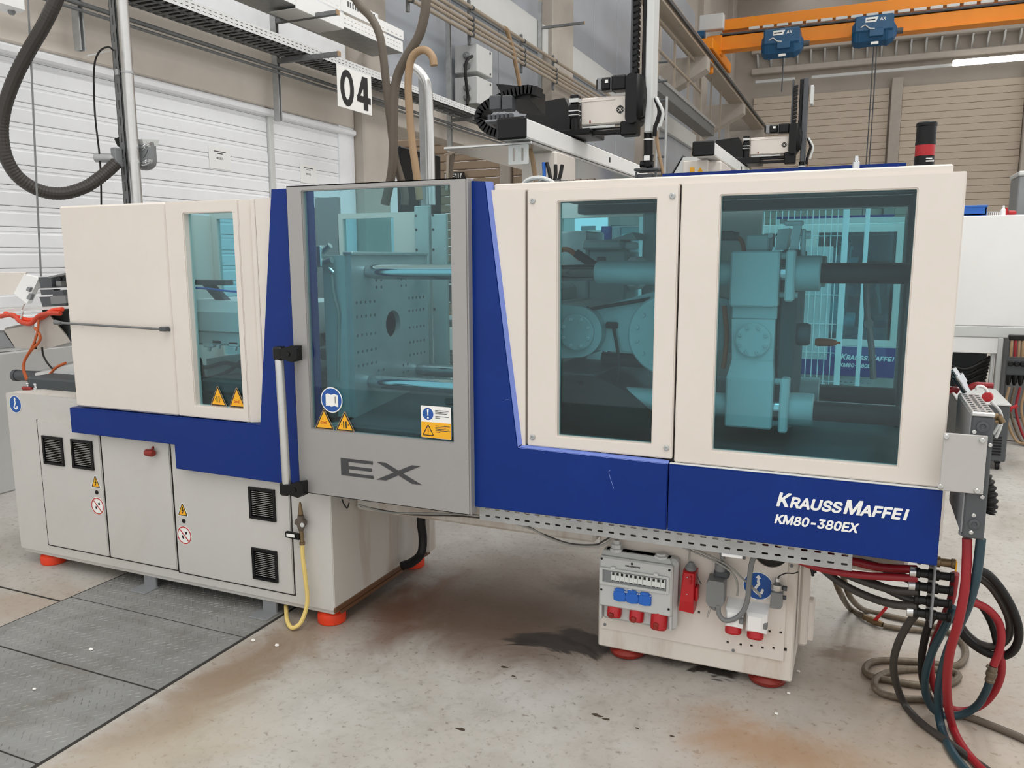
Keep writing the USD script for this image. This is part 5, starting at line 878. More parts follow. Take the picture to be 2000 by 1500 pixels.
part(mc, 'valve_bank', [slab([(-4.218,3.1,1.511),(-4.114,3.1,1.512),(-4.113,3.1,1.458),(-4.205,3.1,1.452)], 3.08, 3.2), slab([(-4.11,3.1,1.515),(-4.014,3.1,1.532),(-4.011,3.1,1.459),(-4.105,3.1,1.459)], 3.1, 3.2), slab([(-4.169,3.05,1.403),(-3.957,3.05,1.412),(-3.96,3.05,1.359),(-4.148,3.05,1.347)], 3.04, 3.2), slab([(-4.183,3.07,1.442),(-4.075,3.07,1.446),(-4.079,3.07,1.421),(-4.178,3.07,1.413)], 3.06, 3.1), slab([(-4.076,3.07,1.437),(-3.995,3.07,1.444),(-3.991,3.07,1.411),(-4.073,3.07,1.404)], 3.05, 3.15), cyl((-4.057,3.08,1.502), (-4.083,3.1,1.501), .012)], 'dark_grey', kind='stuff')
part(mc, 'valve_bank', [slab([(-4.08,3.05,1.516),(-3.949,3.05,1.536),(-3.951,3.05,1.525),(-4.081,3.05,1.508)], 3.04, 3.2), slab([(-4.069,3.04,1.411),(-3.948,3.04,1.415),(-3.949,3.04,1.374),(-4.066,3.04,1.366)], 3.03, 3.1), slab([(-4.04,3.06,1.491),(-4,3.06,1.491),(-3.999,3.06,1.466),(-4.039,3.06,1.466)], 3.05, 3.1)], 'grey_plastic', kind='stuff')
part(mc, 'chute', hull([*[(-4.133,3,1.289),(-4.052,3,1.316),(-3.9,3,1.168),(-4.173,3,1.118),(-4.227,3,1.092)], *[(-4.535,3.3,1.279),(-4.4,3.3,1.289),(-4.289,3.3,1.134),(-4.576,3.3,1.076)]]), 'chute_grey', smooth=False)
part(mc, 'chute', hull([*[(-4.431,3,1.214),(-4.272,3,1.217),(-4.179,3,1.259),(-4.173,3,1.118),(-4.35,3,1.119)], *[(-4.862,3.3,1.192),(-4.595,3.3,1.238),(-4.597,3.3,1.088)]]), 'chute_grey', smooth=False)
part(mc, 'chute', hull([*[(-4.646,3.03,1.196),(-4.477,3.03,1.196),(-4.402,3.03,1.117),(-4.663,3.03,1.088)], *[(-5.058,3.3,1.17),(-4.874,3.3,1.176),(-4.791,3.3,1.093)]]), 'mid_grey', smooth=False)
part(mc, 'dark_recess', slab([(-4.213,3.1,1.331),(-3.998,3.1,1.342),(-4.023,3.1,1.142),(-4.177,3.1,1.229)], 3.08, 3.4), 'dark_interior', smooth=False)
part(mc, 'frame_rail', hull([*[(-4.694,3.05,1.085),(-3.957,3.05,1.161),(-3.96,3.05,1.138),(-4.697,3.05,1.067)], *[(-4.923,3.2,1.066),(-4.151,3.2,1.145)]]), 'light_grey', smooth=False)
part(mc, 'orange_corrugated_tube', tube([(-4.409,2.97,1.295),(-4.301,2.97,1.306),(-4.243,2.97,1.271),(-4.161,2.97,1.262),(-4.094,2.97,1.303),(-4.011,2.97,1.321),(-3.92,2.97,1.323)], .012, 8, 10, rfun=lambda k: 1 + .1 * (k % 2)), 'servo_red')
part(mc, 'orange_corrugated_tube', tube([(-4.393,2.99,1.311),(-4.289,2.99,1.291),(-4.195,2.99,1.279),(-4.094,2.99,1.296),(-4.017,2.99,1.331),(-3.928,2.99,1.344)], .012, 8, 10, rfun=lambda k: 1 + .1 * (k % 2)), 'orange_rubber')
part(mc, 'servo_cable', tube([(-4.118,2.96,1.242),(-4.083,2.96,1.201),(-4.096,2.96,1.164),(-4.168,2.96,1.113),(-4.227,2.96,1.054),(-4.242,2.96,1.005),(-4.225,2.96,0.948)], .0075), 'cable_orange')
part(mc, 'servo_cable', tube([(-4.076,2.955,1.285),(-4.094,2.955,1.215),(-4.141,2.955,1.143),(-4.209,2.955,1.07),(-4.23,2.955,1.012),(-4.21,2.955,0.95)], .006), 'cable_orange')
part(mc, 'servo_cable', tube([(-4.104,2.95,0.948),(-4.029,2.95,0.986),(-3.963,2.95,1.032),(-3.888,2.95,1.06)], .0075), 'cable_orange')
part(mc, 'black_cable', tube([(-4.089,2.97,1.135),(-4.083,2.97,1.088),(-4.049,2.97,1.042),(-3.985,2.97,1.003),(-3.874,2.97,1.006)], .005), 'black_rubber')
part(mc, 'black_cable', tube([(-4.249,2.975,1.279),(-4.226,2.975,1.322),(-4.232,2.975,1.335),(-4.202,2.975,1.372)], .005), 'light_grey')
part(mc, 'screw_drive_tube', [cyl((-4.433,3.05,0.951), (-3.982,3.05,0.961), .030), cyl((-4.446,3.05,0.95), (-4.42,3.05,0.951), .034)], 'dark_grey')
part(mc, 'drive_block', hull([(-4.139,2.95,0.989), (-3.824,2.95,1.047), (-3.841,2.95,0.908), (-4.113,2.95,0.882), (-4.594,3.3,0.943), (-4.274,3.3,1.012), (-4.297,3.3,0.826), (-4.599,3.3,0.807)]), 'light_grey', smooth=False)
part(mc, 'cable_connector', [bx(-3.60, -3.50, 2.93, 2.97, 1.02, 1.045, .006)], 'black_plastic')
part(mc, 'base_lid', hull([(-4.03, 2.74, .925), (-3.5, 2.74, .925), (-4.0, 3.2, .965), (-3.5, 3.2, .965), (-3.75, 2.85, .955), (-3.5, 2.85, .955)]), 'rusty_base_paint', smooth=False)
part(mc, 'red_lever', [bx(-4.02, -3.95, 2.78, 2.80, .93, .95, .006)], 'dark_red_rubber'); 
for x in (-3.99, -3.93): part(mc, 'hydraulic_nipple', lathe((x, 2.80, .935), (x, 2.80, 1.2), [(0, .014), (.012, .014), (.014, .009), (.026, .009), (.028, .012), (.034, .010)], 12), 'chrome')
# crane
cr = thing('gantry_crane', 'orange overhead double girder crane beam across the hall', 'crane', (0, 23.5, 6.9))
CY = 23.5
g1 = part(cr, 'main_girder', [bx(-4.0, 12, CY - .15, CY + .15, 7.22, 7.56, .01), bx(-4.0, 12, CY - .22, CY + .22, 7.19, 7.23, .006)], 'crane_orange')
part(cr, 'rear_girder', bx(-3.95, 12, CY - .05, CY + .25, 7.74, 8.02, .01), 'crane_orange')
part(cr, 'walkway_rail', [bx(-3.95, 12, CY - .18, CY + .1, 7.58, 7.63, .01)], 'dark_grey')
for k in range(40): part(cr, 'cable_clip', bx(-3.2 + k * .36, -2.92 + k * .36, CY - .24, CY - .18, 7.64, 7.71, .008), 'light_grey', smooth=False)
part(cr, 'end_carriage', [bx(-4.35, -3.95, CY - 1.2, CY + 1.9, 7.02, 7.3, .02), bx(-4.3, -3.9, CY - .2, CY + .2, 7.1, 7.6, .02)], 'crane_orange')
part(cr, 'control_cabinet', bx(-4.5, -3.85, CY - .35, CY - .1, 7.72, 8.12, .02), 'light_grey')
part(cr, 'drive_motor', cyl((-4.75, CY - .5, 7.55), (-4.3, CY - .5, 7.55), .12), 'hoist_blue')
part(cr, 'hook_block', [bx(-4.15, -4.02, CY - .75, CY - .6, 6.5, 6.95, .03)], 'crane_orange')
PART = part
def hoist(label, x, dz):
    def part(a, n, m, *k, **kw):
        m = cat_(m if isinstance(m, list) else [m]); v = m.vertices.copy(); v[:, 2] = (v[:, 2] - 6.75) * 1.04 + 6.75 + dz; m.vertices = v
        return PART(a, n, m, *k, **kw)
    h = thing('chain_hoist', label, 'hoist', (x, CY - .8, 6.6 + dz))
    y = CY - .62
    part(h, 'motor_body', lathe((x - .5, y, 6.72), (x + 9, y, 6.72), [(0, .22), (.05, .28), (.10, .30), (.82, .30), (.86, .28), (.95, .22), (1.02, .10)], 8), 'hoist_blue', smooth=False)
    part(h, 'top_housing', bx(x - .44, x + .44, y - .34, y + .3, 6.70, 7.06, .03), 'hoist_blue')
    lab = part(h, 'name_plate', ext(poly((x - .20, 6.90), (x + .04, 6.90), (x + .09, 7.01), (x - .20, 7.01)), y - .349, y - .342), 'sign_white', smooth=False)
    part(h, 'name_stroke', [bx(x - .18, x + .02, y - .352, y - .349, 6.938, 6.965)], 'sign_black', smooth=False)
    part(h, 'lettering', text('AX', .07, x + .12, y - .342, 6.92, True, .1), 'sign_white', smooth=False)
    part(h, 'clamp_band', [lathe((x - .34, y, 6.72), (x + 9, y, 6.72), [(0, .315), (.05, .315)], 8), lathe((x + .27, y, 6.72), (x + 9, y, 6.72), [(0, .315), (.05, .315)], 8)], 'hoist_blue', smooth=False, kind='stuff')
    part(h, 'terminal_box', bx(x - .1, x + .22, y - .36, y - .26, 6.58, 6.75, .01), 'hoist_blue')
    part(h, 'rating_plate', bx(x - .05, x + .12, y - .34, y - .30, 6.40, 6.46, .004), 'sign_white')
    part(h, 'shaft_stub', cyl((x + .5, y, 6.72), (x + .66, y, 6.72), .07), 'dark_grey')
    part(h, 'pale_cable', tube([(x - .3, y - .34, 6.8), (x - .2, y - .36, 6.84), (x - .1, y - .37, 6.76), (x + .02, y - .36, 6.74)], .014), 'light_grey')
    return h
hoist('left blue chain hoist under the orange girder', -2.28, .33)
hoist('right blue chain hoist under the orange girder', -.12, .40)
cable('hoist_rope', 'thin rope hanging from the left blue hoist', [(-2.24, CY - .62, 6.8), (-2.24, CY - .62, 6.2), (-2.24, CY - .62, 5.9)], .016, 'dark_grey', 'rope')
for k, x in enumerate((-.10, -.03)): cable('hoist_rope', ('left strand of the long rope from the right blue hoist', 'right strand of the long rope from the right blue hoist')[k], [(x, CY - .62, 6.9), (x, CY - .62, 5), (x - .02, CY - .62, 2.6)], .014, 'dark_grey', 'rope')
rl = thing('crane_runway', 'long pale crane runway rail along the left wall on concrete corbels', 'rail', (-4.2, 20, 7))
part(rl, 'runway_beam', [bx(-4.32, -4.08, 8, 34.8, 6.72, 6.9, .01), bx(-4.42, -3.98, 8, 34.8, 6.9, 6.94, .004), bx(-4.42, -3.98, 8, 34.8, 6.66, 6.72, .004)], 'conduit')
part(rl, 'rail_bar', bx(-4.23, -4.17, 8, 34.8, 6.94, 7.0, .004), 'light_grey')
part(rl, 'power_rail', bx(-3.98, -3.94, 8, 34.8, 6.78, 6.86), 'dark_grey')
for k, y in enumerate((21.7, 28.5, 34.4)): part(rl, 'corbel', hull([(XW + .1, y - .25, 6.66), (-3.95, y - .25, 6.66), (-3.95, y - .25, 6.35), (XW + .1, y - .25, 5.6), (XW + .1, y + .25, 6.66), (-3.95, y + .25, 6.66), (-3.95, y + .25, 6.35), (XW + .1, y + .25, 5.6)]), 'concrete_column', smooth=False)
# long duct/tray that runs beyond the robot
gp = thing('service_gantry', 'grey cable gantry with handrail running along the wall behind the robot arm', 'gantry', (-4.2, 15, 4.2))
ga, gb = (-4.2,17.632,5.163), (-4.2,24.358,5.213)
part(gp, 'channel', bx(-4.55, -4.2, ga[1] - .2, gb[1], gb[2] - .12, gb[2] + .14, .01), 'dark_galvanised')
part(gp, 'top_flange', bx(-4.2, -4.17, ga[1] - .2, gb[1], gb[2] + .12, gb[2] + .2, .004), 'galvanised')
for z in (.75, 1.35): part(gp, 'handrail', cyl((-4.25, ga[1] - .2, gb[2] + z), (-4.25, gb[1] - 2, gb[2] + z), .035, n=10), 'conduit')
for k in range(6): part(gp, 'rail_post', bx(-4.28, -4.23, ga[1] - .1 + k * 1.6, ga[1] - .05 + k * 1.6, gb[2], gb[2] + 1.4), 'conduit')
ld = thing('ladder', 'narrow steel ladder standing behind the robot wrist', 'ladder', (-2.245,9.5,2.807))
la, lb = (-2.289,9.5,2.636), (-2.186,9.5,2.631)
for x in (la[0], lb[0]): part(ld, 'stile', bx(x - .012, x + .012, 9.48, 9.52, 0, (-2.261,9.5,3.435)[2], .004), 'galvanised')
for k in range(18): part(ld, 'rung', cyl((la[0], 9.5, .25 + k * .21), (lb[0], 9.5, .25 + k * .21), .014, n=8), 'dark_grey')

# ---------------------------------------------------------------- things on and beside the right end
sl = thing('signal_lamp', 'red and black stack lamp standing on the machine top', 'signal lamp', (.175, 3.3, 1.86))
part(sl, 'base', lathe((.175, 3.3, 1.868), (.175, 3.3, 3), [(0, .03), (.05, .033), (.088, .033), (.091, .031)], 24), 'black_plastic')
part(sl, 'red_lens', lathe((.175, 3.3, 1.959), (.175, 3.3, 3), [(0, .0325), (.04, .0325)], 24), 'red_plastic')
part(sl, 'collar', lathe((.175, 3.3, 1.997), (.175, 3.3, 3), [(0, .0335), (.010, .0335), (.011, .032)], 24), 'black_plastic')
part(sl, 'cap', lathe((.175, 3.3, 2.006), (.175, 3.3, 3), [(0, .0325), (.054, .0325), (.056, .0345), (.066, .0345), (.070, .03)], 24), 'black_plastic')
part(sl, 'warning_label', [bx(.178, .204, 3.2655, 3.2685, 1.936, 1.941), bx(.178, .198, 3.2655, 3.2685, 1.945, 1.949)], 'sign_white', kind='stuff')
af = thing('air_fitting', 'small chrome air fitting on the machine top left of the stack lamp', 'fitting', (-.045, 3.0, 1.868))
part(af, 'body', [lathe((-.045, 3.0, 1.868), (-.045, 3.0, 3), [(0, .020), (.015, .020), (.018, .012), (.05, .012), (.052, .008), (.07, .006)], 14), cyl((-.045, 3.0, 1.885), (-.015, 3.0, 1.872), .008)], 'chrome')
for k, (x, n) in enumerate(((-1.22, 5), (-1.08, 4))):
    hb = [cyl((x + i * .028, 3.05, 1.885), (x + .02 + i * .028, 3.05, 1.885), .022 + .003 * (i % 2)) for i in range(n)]
    single('robot_plug', hb, 'hose_khaki' if k else 'dark_grey', ('round ribbed cable plug on the machine top next to the blue post', 'ribbed cable plug on the machine top, second from the blue post')[k], 'plug')
cable('cable', 'light grey cable arched over the plugs beside the blue post', [(-1.27, 3.0, 1.87), (-1.24, 3.0, 1.905), (-1.19, 3.0, 1.915), (-1.14, 3.0, 1.90), (-1.11, 3.0, 1.875)], .009, 'light_grey')
cable('cable', 'tan hose falling from the robot beam to the machine top', [(-1.553,3.8,2.137),(-1.539,3.8,2.092),(-1.531,3.8,2.043),(-1.522,3.8,1.993),(-1.517,3.8,1.938)], .013, 'hose_tan', 'hose')
for k, (a, b) in enumerate(((1062, 1056), (1068, 1075), (1085, 1075), (1095, 1080))):
    p0, p1 = [(-1.46,3.75,2.064), (-1.444,3.75,2.063), (-1.398,3.75,2.051), (-1.364,3.75,2.049)][k], [(-1.464,3.72,1.93), (-1.418,3.72,1.929), (-1.41,3.72,1.928), (-1.4,3.72,1.928)][k]
    cable('cable', ('blue cable dropping under the robot beam', 'black cable dropping under the robot beam, beside the blue one', 'black cable slanting under the robot beam', 'outer black cable slanting under the robot beam')[k], [p0, tuple((np.array(p0) + np.array(p1)) / 2 + np.array([.01, 0, 0])), p1], .009, 'socket_blue' if k == 0 else 'black_rubber')

wd = thing('water_manifold', 'upright dark grey water manifold bar bolted to the right end of the machine', 'manifold', (.335, 2.78, .79))
part(wd, 'bar_body', bx(.310, .366, 2.60, 2.95, .787, 1.150, .004), 'dark_grey')
part(wd, 'side_plate', bx(.305, .311, 2.605, 2.95, .80, 1.158, .002), 'mid_grey')
tpz = part(wd, 'slotted_top', bx(.307, .367, 2.598, 2.955, 1.150, 1.163, .003), 'aluminium')
rs = random.Random(5)
for k in range(9): part(tpz, 'slot_row', [bx(.316 + j * .017, .326 + j * .017, 2.615 + k * .037, 2.622 + k * .037, 1.1625, 1.1645) for j in range(3)], 'dark_grey', kind='stuff')
for z, r in ((1.122, .016), (.832, .015)): part(wd, 'end_plug', lathe((.338, 2.60, z), (.338, 2, z), [(0, r), (.004, r), (.005, r * .55), (.002, r * .4)], 22), 'dark_grey')
for (x, z) in ((.318, 1.105), (.36, 1.07), (.352, .915), (.335, .858), (.332, .806)): part(wd, 'screw', bolt((x, 2.60, z), (0, -1, 0), .006, .005), 'aluminium')
part(wd, 'hose_collar', lathe((.325, 2.66, .79), (.325, 2.66, 0), [(0, .018), (.012, .018)], 14), 'mid_grey'); part(wd, 'hose_collar', lathe((.354, 2.66, .79), (.354, 2.66, 0), [(0, .018), (.012, .018)], 14), 'mid_grey')
part(wd, 'rubber_bellows', tube([(.362, 2.72, .955), (.376, 2.72, .93), (.386, 2.72, .895), (.390, 2.72, .86), (.386, 2.72, .838)], .021, 8, 12, rfun=lambda k: 1.08 if k % 4 < 2 else .82), 'black_rubber')
mp = thing('mounting_plate', 'light grey screwed plate joining machine and water manifold', 'plate', (.29, 2.595, 1.0))
part(mp, 'plate', bx(.240, .352, 2.588, 2.596, .925, 1.098, .002), 'plate_grey')
for (x, z) in ((.247, 1.088), (.338, 1.085), (.242, .938), (.336, .935)): part(mp, 'screw', bolt((x, 2.588, z), (0, -1, 0), .008, .007), 'aluminium')
part(mc, 'right_housing', [bx(.236, .30, 3.0, 3.5, .62, .88, .02)], 'cream_paint')
part(mc, 'side_box', bx(.255, .283, 3.3, 3.45, 1.02, 1.12, .004), 'mid_grey')
vg = thing('relief_valve', 'chrome valve with red tubes tilted behind the manifold top', 'valve', (.31, 3.0, 1.17))
part(vg, 'body', [lathe((0.335,3,1.162), (0.298,3,1.223), [(0, .014), (.03, .014), (.031, .019), (.062, .019), (.064, .011), (.088, .010)], 16)], 'chrome')
part(vg, 'red_tube', tube([(0.344,3.02,1.172),(0.361,3.02,1.183),(0.383,3.02,1.184),(0.412,3.02,1.184)], .010), 'hose_red'); part(vg, 'red_tube', tube([(0.283,3.02,1.156),(0.298,3.02,1.165),(0.313,3.02,1.158)], .010), 'hose_red')
rc = thing('red_coupling', 'round red plug coupling lying behind the slotted manifold top', 'plug', (0.391,2.95,1.156))
part(rc, 'body', lathe((0.386,2.93,1.158), (0.461,3.3,1.118), [(0, .014), (.004, .016), (.03, .016), (.034, .012)], 18), 'red_plastic')
part(rc, 'white_cord', tube([(0.401,2.95,1.139),(0.42,2.95,1.122),(0.431,2.95,1.104),(0.435,2.95,1.076),(0.431,2.95,1.05),(0.423,2.95,1.024)], .005), 'light_grey')
cable('cable', 'white cord looping above the manifold', [(0.364,3,1.169),(0.364,3,1.178),(0.372,3,1.183),(0.387,3,1.177),(0.395,3,1.164)], .005, 'white_paint')
tf = thing('brass_cluster', 'small brass tap cluster beside the manifold end', 'tap', (0.413,2.85,1.109))
part(tf, 'taps', [cyl((0.396,2.85,1.111), (0.41,2.85,1.114), .009), cyl((0.41,2.85,1.114), (0.423,2.85,1.092), .010), cyl((0.403,2.85,1.094), (0.411,2.85,1.096), .007)], 'brass', kind='stuff')
cable('cable', 'thin white wire slanting down from the brass taps', [(0.422,2.9,1.079),(0.415,2.9,1.062),(0.408,2.9,1.045)], .004, 'light_grey')

# hose distributor under the right end
hd_ = thing('hose_distributor', 'upright steel plate with rows of black hose couplings under the right end', 'distributor', (.26, 2.8, .55))
part(hd_, 'plate', bx(.257, .263, 2.72, 2.9, .44, .68, .002), 'mid_grey')
for k, z in enumerate((.645, .60, .555, .510, .465)):
    part(hd_, 'coupling', lathe((.258, 2.77, z), (0, 2.77, z), [(0, .018), (.012, .018), (.014, .014), (.036, .014), (.037, .017), (.046, .017), (.048, .011)], 14), 'black_rubber' if k else 'dark_grey')
    part(hd_, 'coupling', lathe((.262, 2.77, z), (1, 2.77, z), [(0, .017), (.014, .017), (.016, .013), (.044, .013), (.046, .016), (.056, .016)], 14), 'brass' if k == 0 else 'black_rubber')
    if k in (1, 2, 4): part(hd_, 'hose_ferrule', lathe((.210, 2.77, z), (0, 2.77, z), [(0, .0165), (.018, .0165)], 14), 'aluminium')
part(hd_, 'yellow_tag', bx(.318, .322, 2.755, 2.785, .625, .655), 'sign_yellow')
part(hd_, 'mount_arm', bx(.20, .26, 2.82, 2.86, .64, .66, .003), 'mid_grey')
def hose(label, pts, r, mat, name='hose', n=9): return single(name, tube(pts, r, n, 12), mat, label, 'hose', 'water hoses at the right end')
hose('bright red hose running under the blue band into the distributor', [(-0.272,2.79,0.628),(-0.215,2.79,0.605),(-0.147,2.79,0.578),(-0.064,2.79,0.56),(0.047,2.78,0.561),(0.139,2.77,0.573),(0.216,2.77,0.58)], .0125, 'hose_red')
hose('second red hose close under the blue band', [(-0.152,2.85,0.606),(-0.085,2.85,0.59),(0.014,2.84,0.585),(0.109,2.83,0.579),(0.212,2.79,0.603)], .014, 'hose_red')
for k, (lab, P) in enumerate((('dark hose sagging to the middle coupling of the distributor', [(-0.119,2.88,0.582),(-0.068,2.88,0.554),(0,2.86,0.529),(0.081,2.83,0.517),(0.158,2.79,0.522),(0.223,2.77,0.536)]), ('dark hose sagging lowest under the blue band to the distributor', [(-0.123,2.9,0.561),(-0.075,2.9,0.521),(-0.006,2.88,0.483),(0.076,2.84,0.467),(0.153,2.79,0.473),(0.222,2.77,0.487)]), ('dark hose just below the red ones, left of the distributor', [(-0.129,2.9,0.585),(-0.051,2.9,0.548),(0.033,2.88,0.518),(0.113,2.84,0.51),(0.205,2.8,0.493),(0.234,2.79,0.502)]), ('black hose crossing behind the other hoses under the band', [(-0.137,2.95,0.578),(-0.045,2.95,0.546),(0.064,2.93,0.551),(0.16,2.9,0.54),(0.233,2.85,0.525)]))):
    hose(lab, P, .0135, 'hose_dark' if k < 3 else 'black_rubber')
hose('thick red hose hanging from the manifold and trailing to the front', [*[(0.331,2.66,0.767),(0.334,2.655,0.708),(0.335,2.65,0.612),(0.327,2.66,0.5),(0.317,2.7,0.387),(0.321,2.76,0.272),(0.338,2.84,0.147)], *[(0.369,2.924,0.014),(0.388,2.805,0.014),(0.419,2.719,0.014),(0.46,2.632,0.014)]], .0138, 'hose_red')
hose('teal hose hanging from the manifold beside the thick red one', [*[(0.367,2.66,0.772),(0.366,2.66,0.711),(0.363,2.66,0.646),(0.353,2.68,0.554),(0.336,2.72,0.458),(0.32,2.78,0.35),(0.313,2.84,0.23),(0.317,2.9,0.11)], *[(0.333,2.902,0.014),(0.349,2.782,0.014),(0.379,2.684,0.014),(0.416,2.6,0.014)]], .0138, 'hose_teal')
hose('teal hose of the lower loop, joined to a red hose by a brass coupling', [(0.327,2.8,0.491),(0.309,2.82,0.409),(0.285,2.86,0.305),(0.273,2.9,0.2),(0.283,2.95,0.1),(0.313,2.99,0.028),(0.357,3,0.007),(0.406,3,0.025),(0.444,2.98,0.077),(0.459,2.94,0.151),(0.467,2.92,0.213)], .0128, 'hose_teal')
hose('red hose rising from the brass coupling and arching back to the distributor', [(0.471,2.92,0.26),(0.482,2.92,0.307),(0.486,2.92,0.362),(0.474,2.92,0.414),(0.438,2.9,0.46),(0.398,2.88,0.483),(0.358,2.86,0.495)], .0128, 'hose_red')
hose('red hose of the lower loop passing behind the coupling', [(0.498,2.98,0.291),(0.506,2.98,0.219),(0.498,3,0.141),(0.467,3.02,0.067),(0.417,3.03,0.024),(0.36,3.02,0.032),(0.317,2.98,0.102),(0.292,2.94,0.193),(0.288,2.9,0.296),(0.305,2.86,0.409),(0.322,2.83,0.504),(0.324,2.8,0.603)], .0125, 'hose_red')
bc_ = thing('hose_coupling', 'ribbed brass coupling between the red and teal hoses', 'coupling', (0.468,2.92,0.237))
part(bc_, 'coupling_body', lathe((0.464,2.92,0.2), (0.472,2.92,0.267), [(0, .014), (.008, .016), (.010, .014), (.022, .014), (.024, .017), (.036, .017), (.038, .014), (.050, .015), (.058, .013)], 16), 'braided_grey')
part(bc_, 'tap_lug', cyl((0.453,2.92,0.256), (0.469,2.92,0.245), .006), 'braided_grey')
hose('outer black hose arching out at the right edge', [(0.387,2.86,0.605),(0.426,2.88,0.586),(0.469,2.9,0.536),(0.51,2.92,0.465),(0.536,2.94,0.39),(0.537,2.96,0.323),(0.514,2.98,0.276),(0.472,2.99,0.266),(0.423,2.98,0.291),(0.379,2.96,0.336),(0.351,2.94,0.391)], .0135, 'black_rubber')
hose('inner black hose arching out beside the outer one', [(0.393,2.9,0.573),(0.442,2.92,0.533),(0.484,2.94,0.47),(0.512,2.96,0.403),(0.514,2.98,0.34),(0.486,3,0.294),(0.44,3,0.293),(0.399,2.99,0.323),(0.366,2.97,0.372)], .0128, 'hose_dark')
hose('black hose looping behind the bright red arch', [(0.386,2.97,0.468),(0.427,2.98,0.439),(0.464,3,0.377),(0.484,3,0.316),(0.492,3,0.271)], .011, 'black_rubber')
hose('dark grey hose bowing left from the distributor, then lying along the floor to the front', [*[(0.227,2.77,0.474),(0.199,2.8,0.403),(0.176,2.84,0.307),(0.173,2.9,0.207),(0.194,2.98,0.094)], *[(0.227,3.005,0.013),(0.273,2.906,0.013),(0.338,2.826,0.013),(0.404,2.749,0.013),(0.471,2.666,0.013)]], .0125, 'hose_dark')
hose('black hose dropping from the lowest distributor coupling', [(0.27,2.8,0.458),(0.26,2.86,0.355),(0.261,2.94,0.234),(0.278,3.02,0.111),(0.306,3.06,0.033),(0.331,3.08,-0.004)], .0125, 'black_rubber')
hose('dark hose lying on the floor towards the right edge', [(0.38,3.02,0.013),(0.439,3.007,0.013),(0.512,2.974,0.013),(0.581,2.936,0.013),(0.658,2.887,0.013)], .0125, 'hose_khaki')
hose('dull metal-braided hose coiled on the floor', [(0.45,3.678,0.014),(0.472,3.593,0.014),(0.461,3.481,0.014),(0.421,3.397,0.014),(0.337,3.379,0.014),(0.245,3.362,0.014),(0.152,3.326,0.014),(0.106,3.276,0.014),(0.095,3.211,0.014),(0.122,3.176,0.014),(0.193,3.173,0.014),(0.272,3.175,0.014),(0.342,3.197,0.014),(0.401,3.254,0.014),(0.424,3.321,0.014),(0.388,3.344,0.014),(0.297,3.314,0.014),(0.205,3.262,0.014),(0.14,3.171,0.02),(0.126,3.073,0.03),(0.151,3.06,0.014),(0.224,3.053,0.014),(0.309,3.082,0.014)], .013, 'braided_grey', n=6)
hose('left braided hose leading from under the band to the red-handled tap', [*[(-0.041,3.3,0.362),(-0.032,3.32,0.32),(-0.01,3.38,0.245)], *[(0.031,3.787,0.02),(0.091,3.715,0.02)]], .012, 'braided_grey')
hose('braided hose from the red-handled tap along the floor to the loops', [(0.167,3.667,0.014),(0.238,3.665,0.014),(0.318,3.679,0.014),(0.385,3.666,0.014)], .012, 'braided_grey')
hose('right braided hose of the pair, behind the red-handled tap', [*[(-0.007,3.35,0.345),(0.007,3.4,0.273),(0.036,3.5,0.178)], *[(0.096,3.805,0.014),(0.201,3.781,0.014),(0.303,3.763,0.014),(0.381,3.743,0.014),(0.45,3.678,0.014)]], .012, 'braided_grey')
tp_ = thing('ball_valve', 'brass ball valve with a red lever lying on the hose', 'valve', (0.13,3.733,0))
part(tp_, 'valve_body', lathe((0.091,3.715,0.02), (0.173,3.656,0.02), [(0, .013), (.02, .013), (.022, .015), (.04, .015), (.05, .018), (.062, .015), (.08, .013), (.09, .012)], 14), 'brass')
part(tp_, 'red_lever', hull([tuple(np.array((0.132,3.67,0.03)) + d) for d in ((-.008, 0, 0), (.010, 0, 0), (0, .01, 0), (0, -.01, .01))] + [tuple(np.array((0.128,3.668,0.03)) + np.array((.045, -.02, .075)) + d) for d in ((-.007, 0, 0), (.007, 0, 0), (0, .006, .012))]), 'red_plastic')
# dark cable bundle behind the tray end
for k, lab in enumerate(('thin', 'middle', 'thick')):
    hose(lab + ' dark drop cable behind the tray end', [tuple(np.array(q) + np.array([.004 * k, .03 * k, 0])) for q in [(-0.126,2.8,0.642),(-0.118,2.8,0.606),(-0.107,2.8,0.562),(-0.099,2.8,0.527)]], .005 + .0015 * k, 'black_rubber', name='drop_cable')

# ---------------------------------------------------------------- background right: control cabinet row
c3 = thing('control_cabinet', 'large white control cabinet on legs at the right behind the machine', 'cabinet', (1.0, 8.5, 0))
part(c3, 'cabinet_body', bx(.55, 2.6, 8.2, 9.0, 1.0, 1.965, .008), 'white_paint')
part(c3, 'grey_rail', bx(.55, 2.6, 8.19, 8.98, .90, .998, .006), 'light_grey')
part(c3, 'lower_panel', bx(.55, 1.14, 8.2, 8.95, .755, .90, .006), 'white_paint')
part(c3, 'leg', [bx(1.125, 1.165, 8.19, 8.25, 0, .90, .006)], 'light_grey'); part(c3, 'leg', [bx(1.085, 1.112, 8.22, 8.27, 0, .76, .006)], 'light_grey')
part(c3, 'back_panel', bx(.55, 1.14, 8.9, 8.95, 0, .76), 'dark_interior')
for k in range(9):
    z0 = .70 - .035 * k; part(c3, 'coiled_cable', tube([(.60, 8.3 + .03 * k, z0), (.75, 8.28 + .03 * k, z0 - .06 + .02 * (k % 3)), (.9, 8.27 + .03 * k, z0 - .10 + .03 * (k % 2)), (1.05, 8.3 + .03 * k, z0 - .02), (1.09, 8.33 + .03 * k, z0 + .01)], .018, 6, 8), 'black_rubber')
